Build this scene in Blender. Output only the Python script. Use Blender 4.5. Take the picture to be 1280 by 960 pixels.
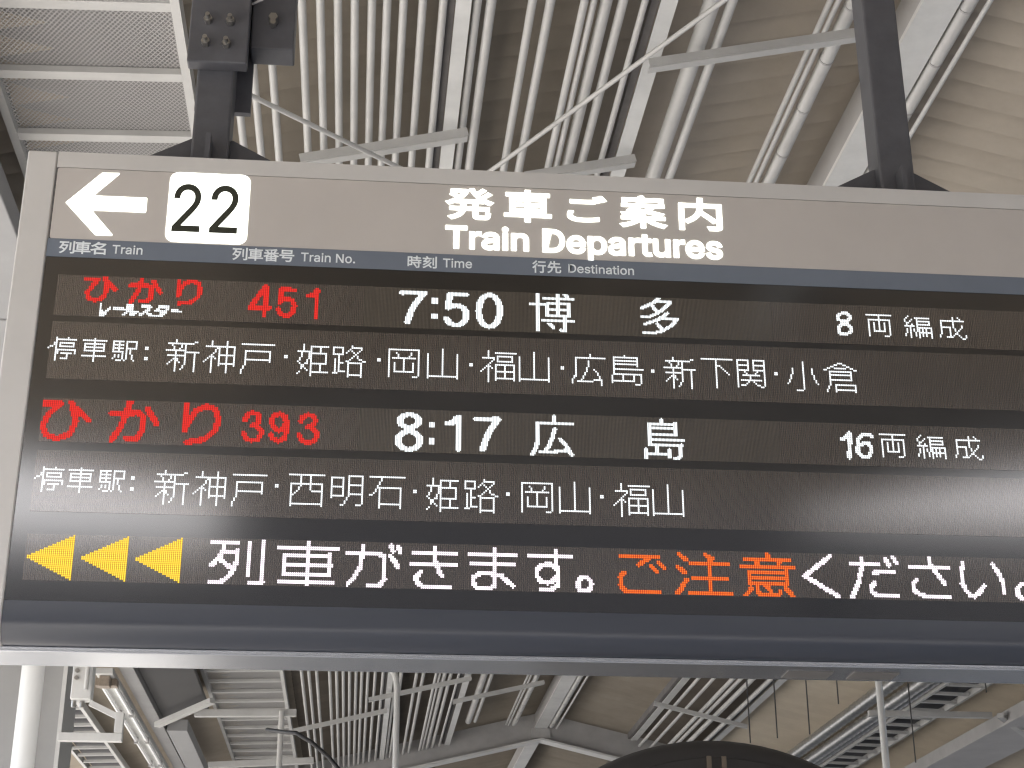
import bpy, bmesh, math, random
from mathutils import Vector, Matrix

for o in list(bpy.data.objects):
    bpy.data.objects.remove(o)
SC = bpy.context.scene
COL = SC.collection
random.seed(7)
EYE = 1.6                       # every height below is measured from the eye; the floor is at world z = 0

# ------------------------------------------------------------------ camera
cam_data = bpy.data.cameras.new('camera')
cam = bpy.data.objects.new('camera', cam_data)
COL.objects.link(cam)
pitch, yaw, roll = math.radians(23.046), math.radians(5.381), math.radians(-0.17)
fwd = Vector((math.sin(yaw) * math.cos(pitch), math.cos(yaw) * math.cos(pitch), math.sin(pitch)))
rgt = Vector((math.cos(yaw), -math.sin(yaw), 0))
upv = rgt.cross(fwd)
r2 = rgt * math.cos(roll) + upv * math.sin(roll)
u2 = -rgt * math.sin(roll) + upv * math.cos(roll)
cam.matrix_world = Matrix(((r2.x, u2.x, -fwd.x, 0), (r2.y, u2.y, -fwd.y, 0), (r2.z, u2.z, -fwd.z, EYE), (0, 0, 0, 1)))
cam_data.sensor_width = 36
cam_data.lens = 2046.2 * 36 / 1280
cam_data.clip_start = 0.05
cam_data.clip_end = 2000
SC.camera = cam

# ------------------------------------------------------------------ sky, sun, exposure
SUN_EL, SUN_AZ = math.radians(52), math.radians(-55)      # azimuth from +Y, the sun stands to the left and a little ahead
world = bpy.data.worlds.new('World')
SC.world = world
world.use_nodes = True
nt = world.node_tree
sky = nt.nodes.new('ShaderNodeTexSky')
sky.sky_type = 'NISHITA'
sky.sun_disc = False
sky.sun_elevation = SUN_EL
sky.sun_rotation = SUN_AZ
sky.air_density = 1.0
sky.dust_density = 3.0
bg = nt.nodes['Background']
bg.inputs['Strength'].default_value = 0.15
nt.links.new(sky.outputs[0], bg.inputs[0])
sun_data = bpy.data.lights.new('sun', 'SUN')
sun_data.energy = 5.0
sun_data.angle = math.radians(0.6)
sun_data.color = (1.0, 0.95, 0.88)
sun = bpy.data.objects.new('sun', sun_data)
COL.objects.link(sun)
sdir = Vector((math.sin(SUN_AZ) * math.cos(SUN_EL), math.cos(SUN_AZ) * math.cos(SUN_EL), math.sin(SUN_EL)))
sun.rotation_euler = (-sdir).to_track_quat('-Z', 'Y').to_euler()
SC.view_settings.view_transform = 'Standard'
SC.view_settings.look = 'None'
SC.view_settings.exposure = 1.75
SC.view_settings.gamma = 1.0
SC.cycles.max_bounces = 10
SC.cycles.diffuse_bounces = 6
SC.cycles.use_denoising = True
SC.cycles.sample_clamp_indirect = 6
SC.cycles.filter_width = 1.3

GLYPHS = {
    'J発': '774,626 747,598 715,569 682,539 649,512 628,534 609,556 591,579 623,604 657,632 690,661 720,691 671,726 648,701 621,674 591,647 562,621 541,658 523,695 507,733 450,715 474,660 501,607 532,556 567,509 605,465 645,425 234,425 272,459 307,497 340,538 369,582 395,629 416,679 372,700 360,698 109,698 109,640 328,640 311,609 291,580 270,551 246,523 214,552 177,582 140,609 98,574 126,552 155,528 182,504 205,482 171,454 135,427 99,404 62,384 25,368 47,344 66,318 99,334 132,352 165,373 198,396 198,362 291,362 291,245 291,231 88,231 88,170 284,170 273,134 254,99 226,65 187,33 135,4 69,-23 92,-47 111,-74 187,-42 246,-5 290,35 320,78 340,123 351,170 509,170 509,30 517,-27 546,-56 603,-64 718,-64 758,-57 785,-34 800,11 808,81 777,91 748,107 744,37 734,4 713,-4 612,-4 583,2 577,29 577,170 786,170 786,231 577,231 577,362 679,362 679,396 709,374 740,353 771,335 804,319 818,338 834,358 851,375 806,394 764,418 723,446 685,476 720,502 756,531 791,561 823,591|356,362 509,362 509,231 356,231 356,244',
    'J車': '138,530 138,189 402,189 402,118 46,118 46,58 402,58 402,-73 469,-73 469,58 832,58 832,118 469,118 469,189 741,189 741,530 469,530 469,595 803,595 803,656 469,656 469,734 402,734 402,656 73,656 73,595 402,595 402,530|201,334 402,334 402,244 201,244|469,334 675,334 675,244 469,244|201,475 402,475 402,386 201,386|469,475 675,475 675,386 469,386',
    'Jご': '190,605 190,534 232,531 276,528 322,526 370,525 422,524 472,525 522,527 572,529 618,532 657,535 657,607 617,603 571,599 522,597 472,595 421,594 369,595 320,596 273,598 230,601|225,252 154,259 145,222 138,181 136,137 144,87 169,45 210,12 265,-12 334,-27 417,-32 478,-30 536,-27 590,-22 638,-16 680,-9 715,-1 714,74 678,65 634,56 585,49 532,44 474,41 415,40 340,46 281,61 240,84 216,116 207,153 209,186 215,218|682,703 635,683 654,655 673,622 691,590 706,560 754,582 738,611 719,644 700,676|778,738 732,718 751,690 771,659 789,627 804,597 853,618 837,646 818,678 797,710',
    'J案': '46,201 46,145 351,145 308,113 259,82 205,55 147,31 89,11 30,-4 52,-30 71,-58 131,-39 192,-15 251,14 307,47 358,84 403,123 403,-69 468,-69 468,128 514,87 567,49 624,15 685,-15 747,-40 809,-60 828,-31 851,-4 791,11 731,31 673,55 618,82 568,113 524,145 831,145 831,201 468,201 468,274 403,274 403,201|377,720 408,670 70,670 70,544 132,544 132,614 746,614 746,544 810,544 810,670 478,670 464,693 449,718 432,741|580,468 556,440 528,415 495,393 459,373 412,382 364,391 317,399 269,407 289,426 309,447 330,468|166,374 217,366 268,357 317,349 366,340 322,329 275,319 225,312 171,305 114,300 53,297 67,271 78,243 156,250 229,259 297,269 359,283 417,299 469,318 523,305 575,292 623,279 669,266 710,253 748,240 803,286 759,300 710,314 658,328 601,342 542,355 575,379 605,406 631,436 653,468 823,468 823,522 378,522 395,543 411,563 426,584 368,603 350,577 329,550 307,522 56,522 56,468 261,468 229,434 197,402',
    'J内': '87,586 87,-72 151,-72 151,521 404,521 399,461 386,398 360,334 319,272 258,212 174,157 200,133 221,107 276,142 322,180 361,219 392,260 417,301 436,343 477,305 517,265 556,225 592,186 624,150 650,118 704,161 673,197 635,237 592,279 547,323 501,366 456,406 463,445 468,484 471,521 726,521 726,18 721,1 704,-4 674,-5 624,-4 565,-3 574,-24 582,-48 587,-69 642,-69 687,-68 724,-65 751,-59 774,-44 787,-19 790,17 790,586 472,586 472,735 405,735 405,586',
    'J列': '562,634 562,144 627,144 627,634|742,731 742,15 738,1 723,-4 700,-4 662,-4 615,-3 629,-35 637,-67 697,-66 741,-63 772,-55 793,-41 805,-19 809,16 809,731|158,264 193,239 229,212 263,184 291,158 260,118 227,83 190,51 152,23 112,0 69,-19 91,-46 109,-74 197,-25 276,40 344,122 401,222 444,342 474,483 433,495 422,493 225,493 238,536 251,580 262,625 500,625 500,688 53,688 53,625 196,625 179,559 159,496 136,435 110,380 80,329 46,285 73,264 97,242 121,274 144,310 165,348 185,389 203,432 402,432 391,384 378,338 363,295 346,254 327,216 298,240 265,265 230,290 196,312',
    'J名': '230,463 265,438 300,411 334,383 365,355 313,330 260,306 205,285 151,267 96,252 41,239 61,210 75,179 112,188 148,198 184,209 221,221 221,-69 286,-69 286,-24 677,-24 677,-69 743,-69 743,298 395,298 466,339 533,386 594,438 650,495 698,557 739,624 695,651 684,648 374,648 394,673 413,698 431,723 355,738 326,695 288,651 242,607 189,565 129,525 60,489 86,466 107,439 155,465 200,494 242,524 280,555 316,587 642,587 614,550 582,514 547,480 510,448 469,418 426,390 393,418 356,447 317,475 281,501|677,37 286,37 286,237 677,237',
    'J番': '403,491 273,491 306,505 290,542 266,582 237,621 279,623 320,625 361,628 403,631|180,600 205,565 227,526 243,491 53,491 53,435 334,435 291,400 243,366 192,335 138,307 84,284 31,264 53,240 73,213 103,225 134,239 165,254 165,-71 228,-71 228,-40 657,-40 657,-67 723,-67 723,251 750,240 776,229 803,220 816,238 831,258 847,275 793,293 737,315 682,341 629,370 580,401 537,435 824,435 824,491 623,491 643,519 664,550 685,584 706,617 635,637 620,604 601,567 581,532 562,501 589,491 467,491 467,636 529,643 587,650 644,658 696,667 744,676 700,725 623,711 530,698 428,688 319,679 209,671 102,666 111,641 116,615 232,620|403,423 403,284 467,284 467,426 505,391 546,357 592,324 639,295 689,268 192,268 239,295 284,324 327,356 367,389|228,93 404,93 404,11 228,11|228,139 228,215 404,215 404,139|657,93 657,11 467,11 467,93|657,139 467,139 467,215 657,215',
    'J号': '228,641 644,641 644,522 228,522|162,699 162,464 713,464 713,699|55,385 55,325 235,325 222,283 207,242 192,202 178,167 636,167 624,100 611,51 597,18 580,-1 563,-7 538,-9 513,-9 477,-8 434,-5 389,-2 404,-33 411,-65 456,-67 497,-68 532,-68 559,-67 590,-65 614,-58 636,-44 654,-22 670,11 685,57 698,118 711,197 713,215 714,227 276,227 308,325 817,325 817,385',
    'J時': '390,183 423,145 455,105 481,65 501,29 557,63 537,99 509,138 476,177 442,214|552,736 552,631 369,631 369,572 552,572 552,461 332,461 332,402 668,402 668,303 336,303 336,244 668,244 668,9 664,-4 650,-8 625,-8 583,-8 532,-7 546,-38 554,-69 602,-69 641,-67 673,-64 697,-58 718,-45 729,-24 733,8 733,244 835,244 835,303 733,303 733,402 844,402 844,461 617,461 617,572 807,572 807,631 617,631 617,736|255,364 255,162 128,162 128,364|255,424 128,424 128,618 255,618|67,678 67,31 128,31 128,102 317,102 317,678',
    'J刻': '745,725 745,15 740,0 724,-5 698,-6 657,-6 605,-4 618,-36 627,-67 678,-67 718,-65 749,-62 772,-56 794,-42 806,-20 810,15 810,725|588,635 588,146 650,146 650,635|403,506 387,477 369,448 350,420 172,413 204,448 236,486 267,526 296,566 525,566 525,627 344,627 331,662 310,702 286,740 226,723 245,692 261,659 273,627 47,627 47,566 220,566 191,525 163,488 139,459 123,441 96,417 72,405 84,373 93,344 105,348 125,351 161,355 219,359 304,364 268,327 230,292 190,260 147,230 103,204 58,180 80,154 99,128 171,171 241,221 305,278 365,342 418,411 462,487|460,340 412,265 353,195 287,132 213,76 135,27 52,-13 74,-41 94,-68 139,-45 184,-19 227,9 270,40 311,72 351,107 389,71 427,34 460,0 487,-31 535,13 507,43 471,78 432,113 393,148 422,179 449,211 474,245 498,280 520,316',
    'J行': '381,683 381,620 811,620 811,683|234,736 203,696 164,655 121,615 76,577 31,544 51,519 69,492 109,522 150,556 190,593 229,632 265,671 297,710|342,441 342,378 637,378 637,15 632,0 614,-4 586,-5 537,-4 477,-3 491,-35 499,-67 557,-68 603,-67 638,-64 664,-58 687,-43 700,-20 704,14 704,378 836,378 836,441|269,548 236,498 198,449 156,402 113,357 67,317 22,282 38,265 55,244 68,227 101,255 135,285 168,319 168,-73 233,-73 233,390 260,424 285,457 309,491 331,525',
    'J先': '404,735 404,599 249,599 261,634 272,668 282,701 215,715 203,667 186,618 167,567 144,518 118,473 89,432 118,418 146,402 168,431 188,464 207,499 224,536 404,536 404,359 53,359 53,295 282,295 272,226 254,162 226,105 183,56 123,14 41,-19 65,-46 83,-74 171,-35 237,14 285,72 317,138 338,213 350,295 517,295 517,38 525,-19 555,-48 615,-56 739,-56 783,-49 811,-22 827,29 835,111 803,122 775,138 770,54 758,16 734,7 622,7 590,12 583,38 583,295 823,295 823,359 471,359 471,536 760,536 760,599 471,599 471,735',
    'LTrain': '32,452 32,509 417,509 417,452 257,452 257,0 193,0 193,452|501,0 501,379 560,379 560,321 564,321 579,347 601,367 629,380 662,385 669,385 678,384 686,384 692,384 692,322 687,323 679,324 667,325 656,326 630,323 608,315 589,301 574,284 565,262 562,237 562,0|868,-9 833,-5 802,5 776,22 755,45 742,73 738,108 741,138 751,161 766,179 785,193 808,203 833,211 859,216 886,220 917,224 941,227 960,230 973,235 981,243 983,255 983,257 981,279 974,297 963,311 948,322 928,329 903,331 878,329 857,322 839,313 825,301 815,288 808,274 749,291 765,322 786,346 812,364 841,375 871,382 902,384 923,383 947,379 971,372 994,360 1014,343 1030,320 1038,301 1043,278 1044,251 1044,0 984,0 984,52 980,52 972,38 960,25 944,12 923,1 898,-6|878,45 910,49 936,59 956,74 971,93 980,115 983,138 983,190 977,186 967,182 954,179 939,176 923,173 908,171 894,169 883,168 862,164 842,159 825,150 811,139 802,124 800,105 802,87 810,72 822,61 837,52 857,47|1150,0 1150,379 1211,379 1211,0|1181,443 1164,446 1151,455 1141,468 1138,483 1141,499 1151,512 1164,521 1181,524 1197,521 1211,512 1220,499 1223,483 1220,468 1211,455 1197,446|1377,227 1377,0 1316,0 1316,379 1375,379 1376,287 1366,287 1379,319 1396,344 1416,362 1438,374 1463,382 1491,384 1527,380 1559,369 1584,349 1604,321 1613,298 1619,271 1621,240 1621,0 1560,0 1560,235 1557,263 1549,286 1537,304 1509,323 1474,329 1448,326 1424,317 1405,303 1390,283 1380,257',
    'LDepartures': '219,0 96,0 96,57 215,57 254,60 288,68 318,81 343,99 363,122 379,149 390,181 397,216 399,255 397,294 390,329 379,361 364,388 344,410 320,428 291,441 258,449 221,452 93,452 93,509 225,509 273,505 315,495 353,478 385,455 412,426 433,391 449,351 458,306 462,255 458,205 449,159 433,119 411,83 384,54 351,31 312,14 268,3|125,509 125,0 60,0 60,509|714,-8 679,-5 647,3 619,16 595,35 574,58 558,85 546,116 539,150 536,187 539,224 546,258 558,290 574,317 593,340 617,359 644,373 674,382 707,384 738,382 768,374 796,361 821,341 836,324 849,305 859,282 867,256 872,227 873,194 873,169 577,169 577,221 840,221 812,202 809,237 800,269 785,294 765,314 739,326 707,330 675,326 649,313 627,294 611,270 601,241 598,211 598,178 600,151 605,127 613,106 630,80 653,61 682,50 715,46 736,48 756,53 773,61 788,73 799,88 808,105 867,91 855,63 837,39 814,19 785,4 763,-3 740,-7|959,-143 959,379 1018,379 1018,319 1024,319 1032,331 1043,346 1058,360 1078,373 1103,381 1135,384 1166,382 1194,374 1219,361 1241,342 1260,320 1276,293 1287,261 1294,227 1296,189 1294,151 1287,116 1276,84 1261,57 1242,34 1219,16 1194,3 1166,-6 1136,-8 1104,-5 1079,4 1059,17 1044,31 1033,46 1024,59 1020,59 1020,-143|1126,47 1159,51 1186,66 1207,88 1222,117 1229,139 1233,163 1234,189 1233,215 1229,239 1222,261 1207,290 1186,311 1159,325 1126,330 1094,325 1067,312 1046,291 1031,263 1024,241 1020,216 1019,189 1020,162 1024,138 1031,115 1047,86 1068,65 1094,51|1490,-9 1456,-5 1425,5 1398,22 1378,45 1365,73 1361,108 1364,138 1374,161 1389,179 1408,193 1431,203 1456,211 1482,216 1509,220 1540,224 1564,227 1583,230 1596,235 1603,243 1606,255 1606,257 1604,279 1597,297 1586,311 1570,322 1550,329 1526,331 1501,329 1480,322 1462,313 1448,301 1438,288 1431,274 1371,291 1388,322 1409,346 1435,364 1463,375 1494,382 1524,384 1546,383 1569,379 1593,372 1616,360 1636,343 1653,320 1661,301 1666,278 1667,251 1667,0 1607,0 1607,52 1603,52 1595,38 1582,25 1566,12 1546,1 1521,-6|1501,45 1532,49 1558,59 1579,74 1594,93 1603,115 1606,138 1606,190 1600,186 1590,182 1577,179 1562,176 1546,173 1531,171 1517,169 1506,168 1485,164 1465,159 1447,150 1434,139 1425,124 1422,105 1425,87 1432,72 1444,61 1460,52 1479,47|1772,0 1772,379 1831,379 1831,321 1835,321 1850,347 1872,367 1901,380 1933,385 1940,385 1949,384 1957,384 1963,384 1963,322 1958,323 1950,324 1939,325 1927,326 1901,323 1879,315 1860,301 1846,284 1836,262 1833,237 1833,0|2183,379 2183,327 1985,327 1985,379|2044,471 2105,471 2105,98 2107,76 2115,61 2128,53 2149,50 2156,50 2164,51 2173,52 2181,54 2192,2 2182,-1 2171,-3 2159,-4 2147,-4 2117,-1 2091,7 2071,21 2056,41 2047,64 2044,93|2389,-5 2353,-1 2321,11 2295,31 2275,59 2266,82 2261,109 2259,139 2259,379 2320,379 2320,144 2322,117 2330,94 2343,75 2371,56 2406,50 2432,53 2455,62 2475,77 2490,97 2499,122 2502,153 2502,379 2563,379 2563,0 2504,0 2504,92 2513,92 2500,60 2483,35 2463,17 2441,5 2416,-3|2669,0 2669,379 2728,379 2728,321 2732,321 2746,347 2769,367 2797,380 2829,385 2837,385 2846,384 2854,384 2860,384 2860,322 2855,323 2846,324 2835,325 2823,326 2798,323 2775,315 2756,301 2742,284 2733,262 2730,237 2730,0|3087,-8 3052,-5 3021,3 2992,16 2968,35 2947,58 2931,85 2919,116 2912,150 2910,187 2912,224 2919,258 2931,290 2947,317 2967,340 2990,359 3018,373 3048,382 3081,384 3111,382 3141,374 3169,361 3195,341 3209,324 3222,305 3233,282 3240,256 3245,227 3247,194 3247,169 2950,169 2950,221 3213,221 3185,202 3182,237 3173,269 3158,294 3138,314 3112,326 3081,330 3049,326 3022,313 3000,294 2984,270 2975,241 2971,211 2971,178 2973,151 2978,127 2986,106 3003,80 3026,61 3055,50 3088,46 3110,48 3129,53 3146,61 3161,73 3172,88 3181,105 3240,91 3229,63 3210,39 3187,19 3158,4 3136,-3 3113,-7|3461,-8 3436,-7 3413,-3 3391,3 3364,18 3341,38 3325,63 3315,94 3373,107 3384,79 3403,60 3429,49 3461,45 3496,50 3524,62 3541,81 3547,103 3544,121 3533,136 3516,147 3491,155 3428,170 3397,180 3371,192 3351,208 3337,227 3329,249 3326,274 3331,305 3344,332 3366,354 3394,370 3416,378 3440,383 3466,384 3503,381 3533,372 3558,358 3578,339 3593,316 3603,290 3547,277 3538,298 3522,316 3499,328 3467,333 3436,329 3410,317 3393,299 3388,277 3392,258 3403,243 3423,232 3451,223 3509,209 3540,200 3566,187 3586,171 3604,142 3610,107 3606,75 3592,47 3569,24 3539,6 3515,-2 3489,-7',
    'LTrain No.': '32,452 32,509 417,509 417,452 257,452 257,0 193,0 193,452|501,0 501,379 560,379 560,321 564,321 579,347 601,367 629,380 662,385 669,385 678,384 686,384 692,384 692,322 687,323 679,324 667,325 656,326 630,323 608,315 589,301 574,284 565,262 562,237 562,0|868,-9 833,-5 802,5 776,22 755,45 742,73 738,108 741,138 751,161 766,179 785,193 808,203 833,211 859,216 886,220 917,224 941,227 960,230 973,235 981,243 983,255 983,257 981,279 974,297 963,311 948,322 928,329 903,331 878,329 857,322 839,313 825,301 815,288 808,274 749,291 765,322 786,346 812,364 841,375 871,382 902,384 923,383 947,379 971,372 994,360 1014,343 1030,320 1038,301 1043,278 1044,251 1044,0 984,0 984,52 980,52 972,38 960,25 944,12 923,1 898,-6|878,45 910,49 936,59 956,74 971,93 980,115 983,138 983,190 977,186 967,182 954,179 939,176 923,173 908,171 894,169 883,168 862,164 842,159 825,150 811,139 802,124 800,105 802,87 810,72 822,61 837,52 857,47|1150,0 1150,379 1211,379 1211,0|1181,443 1164,446 1151,455 1141,468 1138,483 1141,499 1151,512 1164,521 1181,524 1197,521 1211,512 1220,499 1223,483 1220,468 1211,455 1197,446|1377,227 1377,0 1316,0 1316,379 1375,379 1376,287 1366,287 1379,319 1396,344 1416,362 1438,374 1463,382 1491,384 1527,380 1559,369 1584,349 1604,321 1613,298 1619,271 1621,240 1621,0 1560,0 1560,235 1557,263 1549,286 1537,304 1509,323 1474,329 1448,326 1424,317 1405,303 1390,283 1380,257|1921,0 1921,509 1997,509 2204,183 2213,169 2224,151 2236,130 2249,107 2262,82 2275,55 2266,54 2263,81 2262,108 2261,134 2260,157 2260,178 2260,195 2260,509 2324,509 2324,0 2248,0 2063,290 2051,310 2038,331 2025,354 2009,381 1969,452 1980,454 1983,384 1984,354 1985,328 1986,307 1986,291 1986,0|2592,-8 2559,-5 2529,3 2501,16 2477,35 2457,58 2440,85 2428,116 2421,150 2419,187 2421,225 2428,260 2440,291 2457,318 2477,341 2501,360 2529,374 2559,382 2592,384 2625,382 2655,374 2683,360 2707,341 2727,318 2744,291 2756,260 2763,225 2765,187 2763,150 2756,116 2744,85 2727,58 2707,35 2683,16 2655,3 2625,-5|2592,46 2627,51 2655,66 2676,89 2692,117 2698,139 2702,163 2704,187 2702,212 2698,236 2692,258 2676,287 2655,310 2627,325 2592,330 2557,325 2530,310 2508,287 2493,258 2486,236 2482,212 2481,187 2482,163 2486,139 2493,117 2508,89 2530,66 2557,51|2895,-4 2877,-1 2863,9 2852,24 2849,41 2852,59 2863,73 2877,83 2895,87 2913,83 2927,73 2937,59 2941,41 2937,24 2927,9 2913,-1',
    'LTime': '32,452 32,509 417,509 417,452 257,452 257,0 193,0 193,452|501,0 501,379 562,379 562,0|532,443 516,446 502,455 493,468 490,483 493,499 502,512 516,521 532,524 549,521 562,512 572,499 575,483 572,468 562,455 549,446|668,0 668,379 727,379 728,295 723,295 733,323 748,346 766,363 787,376 810,384 834,386 861,383 883,375 903,361 918,342 929,320 936,295 928,295 937,321 952,343 972,361 996,375 1023,383 1052,386 1084,383 1112,372 1137,354 1156,328 1165,307 1170,283 1172,255 1172,0 1111,0 1111,254 1105,289 1088,313 1063,326 1034,330 1010,328 989,320 973,307 961,290 953,270 950,247 950,0 889,0 889,260 884,288 868,311 844,326 815,330 793,328 773,320 755,307 741,289 732,266 729,238 729,0|1437,-8 1402,-5 1370,3 1342,16 1317,35 1297,58 1281,85 1269,116 1262,150 1259,187 1261,224 1269,258 1280,290 1296,317 1316,340 1340,359 1367,373 1397,382 1430,384 1461,382 1491,374 1519,361 1544,341 1559,324 1572,305 1582,282 1590,256 1595,227 1596,194 1596,169 1300,169 1300,221 1563,221 1535,202 1532,237 1523,269 1508,294 1488,314 1462,326 1430,330 1398,326 1371,313 1350,294 1334,270 1324,241 1321,211 1321,178 1323,151 1327,127 1335,106 1353,80 1376,61 1404,50 1437,46 1459,48 1479,53 1496,61 1510,73 1522,88 1531,105 1590,91 1578,63 1560,39 1536,19 1508,4 1486,-3 1462,-7',
    'LDestination': '219,0 96,0 96,57 215,57 254,60 288,68 318,81 343,99 363,122 379,149 390,181 397,216 399,255 397,294 390,329 379,361 364,388 344,410 320,428 291,441 258,449 221,452 93,452 93,509 225,509 273,505 315,495 353,478 385,455 412,426 433,391 449,351 458,306 462,255 458,205 449,159 433,119 411,83 384,54 351,31 312,14 268,3|125,509 125,0 60,0 60,509|714,-8 679,-5 647,3 619,16 595,35 574,58 558,85 546,116 539,150 536,187 539,224 546,258 558,290 574,317 593,340 617,359 644,373 674,382 707,384 738,382 768,374 796,361 821,341 836,324 849,305 859,282 867,256 872,227 873,194 873,169 577,169 577,221 840,221 812,202 809,237 800,269 785,294 765,314 739,326 707,330 675,326 649,313 627,294 611,270 601,241 598,211 598,178 600,151 605,127 613,106 630,80 653,61 682,50 715,46 736,48 756,53 773,61 788,73 799,88 808,105 867,91 855,63 837,39 814,19 785,4 763,-3 740,-7|1088,-8 1063,-7 1040,-3 1018,3 990,18 968,38 951,63 942,94 1000,107 1011,79 1030,60 1056,49 1087,45 1123,50 1151,62 1168,81 1174,103 1171,121 1160,136 1143,147 1118,155 1055,170 1024,180 998,192 978,208 964,227 956,249 953,274 957,305 971,332 993,354 1021,370 1043,378 1067,383 1093,384 1129,381 1160,372 1185,358 1205,339 1220,316 1230,290 1174,277 1164,298 1149,316 1126,328 1094,333 1062,329 1037,317 1020,299 1015,277 1019,258 1030,243 1050,232 1078,223 1136,209 1167,200 1193,187 1212,171 1231,142 1237,107 1233,75 1219,47 1196,24 1166,6 1142,-2 1116,-7|1475,379 1475,327 1278,327 1278,379|1336,471 1397,471 1397,98 1400,76 1407,61 1421,53 1441,50 1448,50 1456,51 1465,52 1473,54 1484,2 1474,-1 1463,-3 1451,-4 1439,-4 1409,-1 1384,7 1363,21 1348,41 1339,64 1336,93|1551,0 1551,379 1612,379 1612,0|1582,443 1566,446 1552,455 1543,468 1540,483 1543,499 1552,512 1566,521 1582,524 1599,521 1612,512 1622,499 1625,483 1622,468 1612,455 1599,446|1779,227 1779,0 1718,0 1718,379 1777,379 1777,287 1767,287 1781,319 1797,344 1817,362 1840,374 1865,382 1892,384 1929,380 1960,369 1986,349 2006,321 2015,298 2020,271 2022,240 2022,0 1961,0 1961,235 1959,263 1951,286 1938,304 1911,323 1875,329 1849,326 1826,317 1806,303 1791,283 1782,257|2235,-9 2200,-5 2169,5 2143,22 2122,45 2109,73 2105,108 2108,138 2118,161 2133,179 2152,193 2175,203 2200,211 2226,216 2253,220 2284,224 2308,227 2327,230 2340,235 2348,243 2350,255 2350,257 2348,279 2341,297 2330,311 2315,322 2295,329 2270,331 2245,329 2224,322 2206,313 2192,301 2182,288 2175,274 2116,291 2132,322 2153,346 2179,364 2208,375 2238,382 2269,384 2290,383 2314,379 2338,372 2361,360 2381,343 2397,320 2405,301 2410,278 2411,251 2411,0 2351,0 2351,52 2347,52 2339,38 2327,25 2311,12 2290,1 2265,-6|2245,45 2277,49 2303,59 2323,74 2338,93 2347,115 2350,138 2350,190 2344,186 2334,182 2321,179 2306,176 2290,173 2275,171 2261,169 2250,168 2229,164 2209,159 2192,150 2178,139 2170,124 2167,105 2169,87 2177,72 2189,61 2205,52 2224,47|2668,379 2668,327 2470,327 2470,379|2529,471 2590,471 2590,98 2592,76 2600,61 2614,53 2634,50 2641,50 2649,51 2658,52 2666,54 2677,2 2667,-1 2656,-3 2644,-4 2632,-4 2602,-1 2577,7 2556,21 2541,41 2532,64 2529,93|2744,0 2744,379 2805,379 2805,0|2775,443 2759,446 2745,455 2736,468 2733,483 2736,499 2745,512 2759,521 2775,524 2791,521 2805,512 2815,499 2818,483 2815,468 2805,455 2791,446|3065,-8 3032,-5 3002,3 2975,16 2951,35 2930,58 2914,85 2902,116 2895,150 2892,187 2895,225 2902,260 2914,291 2930,318 2951,341 2975,360 3002,374 3032,382 3065,384 3099,382 3129,374 3157,360 3181,341 3201,318 3217,291 3229,260 3237,225 3239,187 3237,150 3229,116 3217,85 3201,58 3181,35 3157,16 3129,3 3099,-5|3065,46 3100,51 3128,66 3150,89 3165,117 3172,139 3176,163 3177,187 3176,212 3172,236 3165,258 3150,287 3128,310 3100,325 3065,330 3031,325 3003,310 2982,287 2966,258 2960,236 2956,212 2954,187 2956,163 2960,139 2966,117 2982,89 3003,66 3031,51|3387,227 3387,0 3326,0 3326,379 3385,379 3385,287 3376,287 3389,319 3405,344 3425,362 3448,374 3473,382 3501,384 3537,380 3568,369 3594,349 3614,321 3623,298 3628,271 3630,240 3630,0 3569,0 3569,235 3567,263 3559,286 3546,304 3519,323 3483,329 3457,326 3434,317 3414,303 3399,283 3390,257',
    'L22': '64,0 64,47 234,229 252,248 268,266 282,282 299,305 311,327 318,348 320,371 317,397 308,419 293,436 273,449 250,457 224,460 196,457 172,447 153,433 139,413 130,390 127,362 66,362 68,391 75,418 86,442 102,464 121,482 143,496 168,507 196,513 225,516 254,513 281,507 306,497 328,482 346,465 361,445 372,423 379,398 381,372 378,345 371,318 357,290 336,259 317,235 294,209 267,180 153,60 153,57 389,57 389,0|517,0 517,47 687,229 705,248 721,266 735,282 752,305 764,327 771,348 773,371 770,397 761,419 746,436 726,449 703,457 677,460 649,457 625,447 606,433 592,413 583,390 580,362 519,362 521,391 528,418 539,442 555,464 574,482 596,496 621,507 649,513 678,516 707,513 734,507 759,497 781,482 799,465 814,445 825,423 832,398 834,372 832,345 824,318 810,290 789,259 770,235 747,209 720,180 606,60 606,57 842,57 842,0',
}
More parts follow.
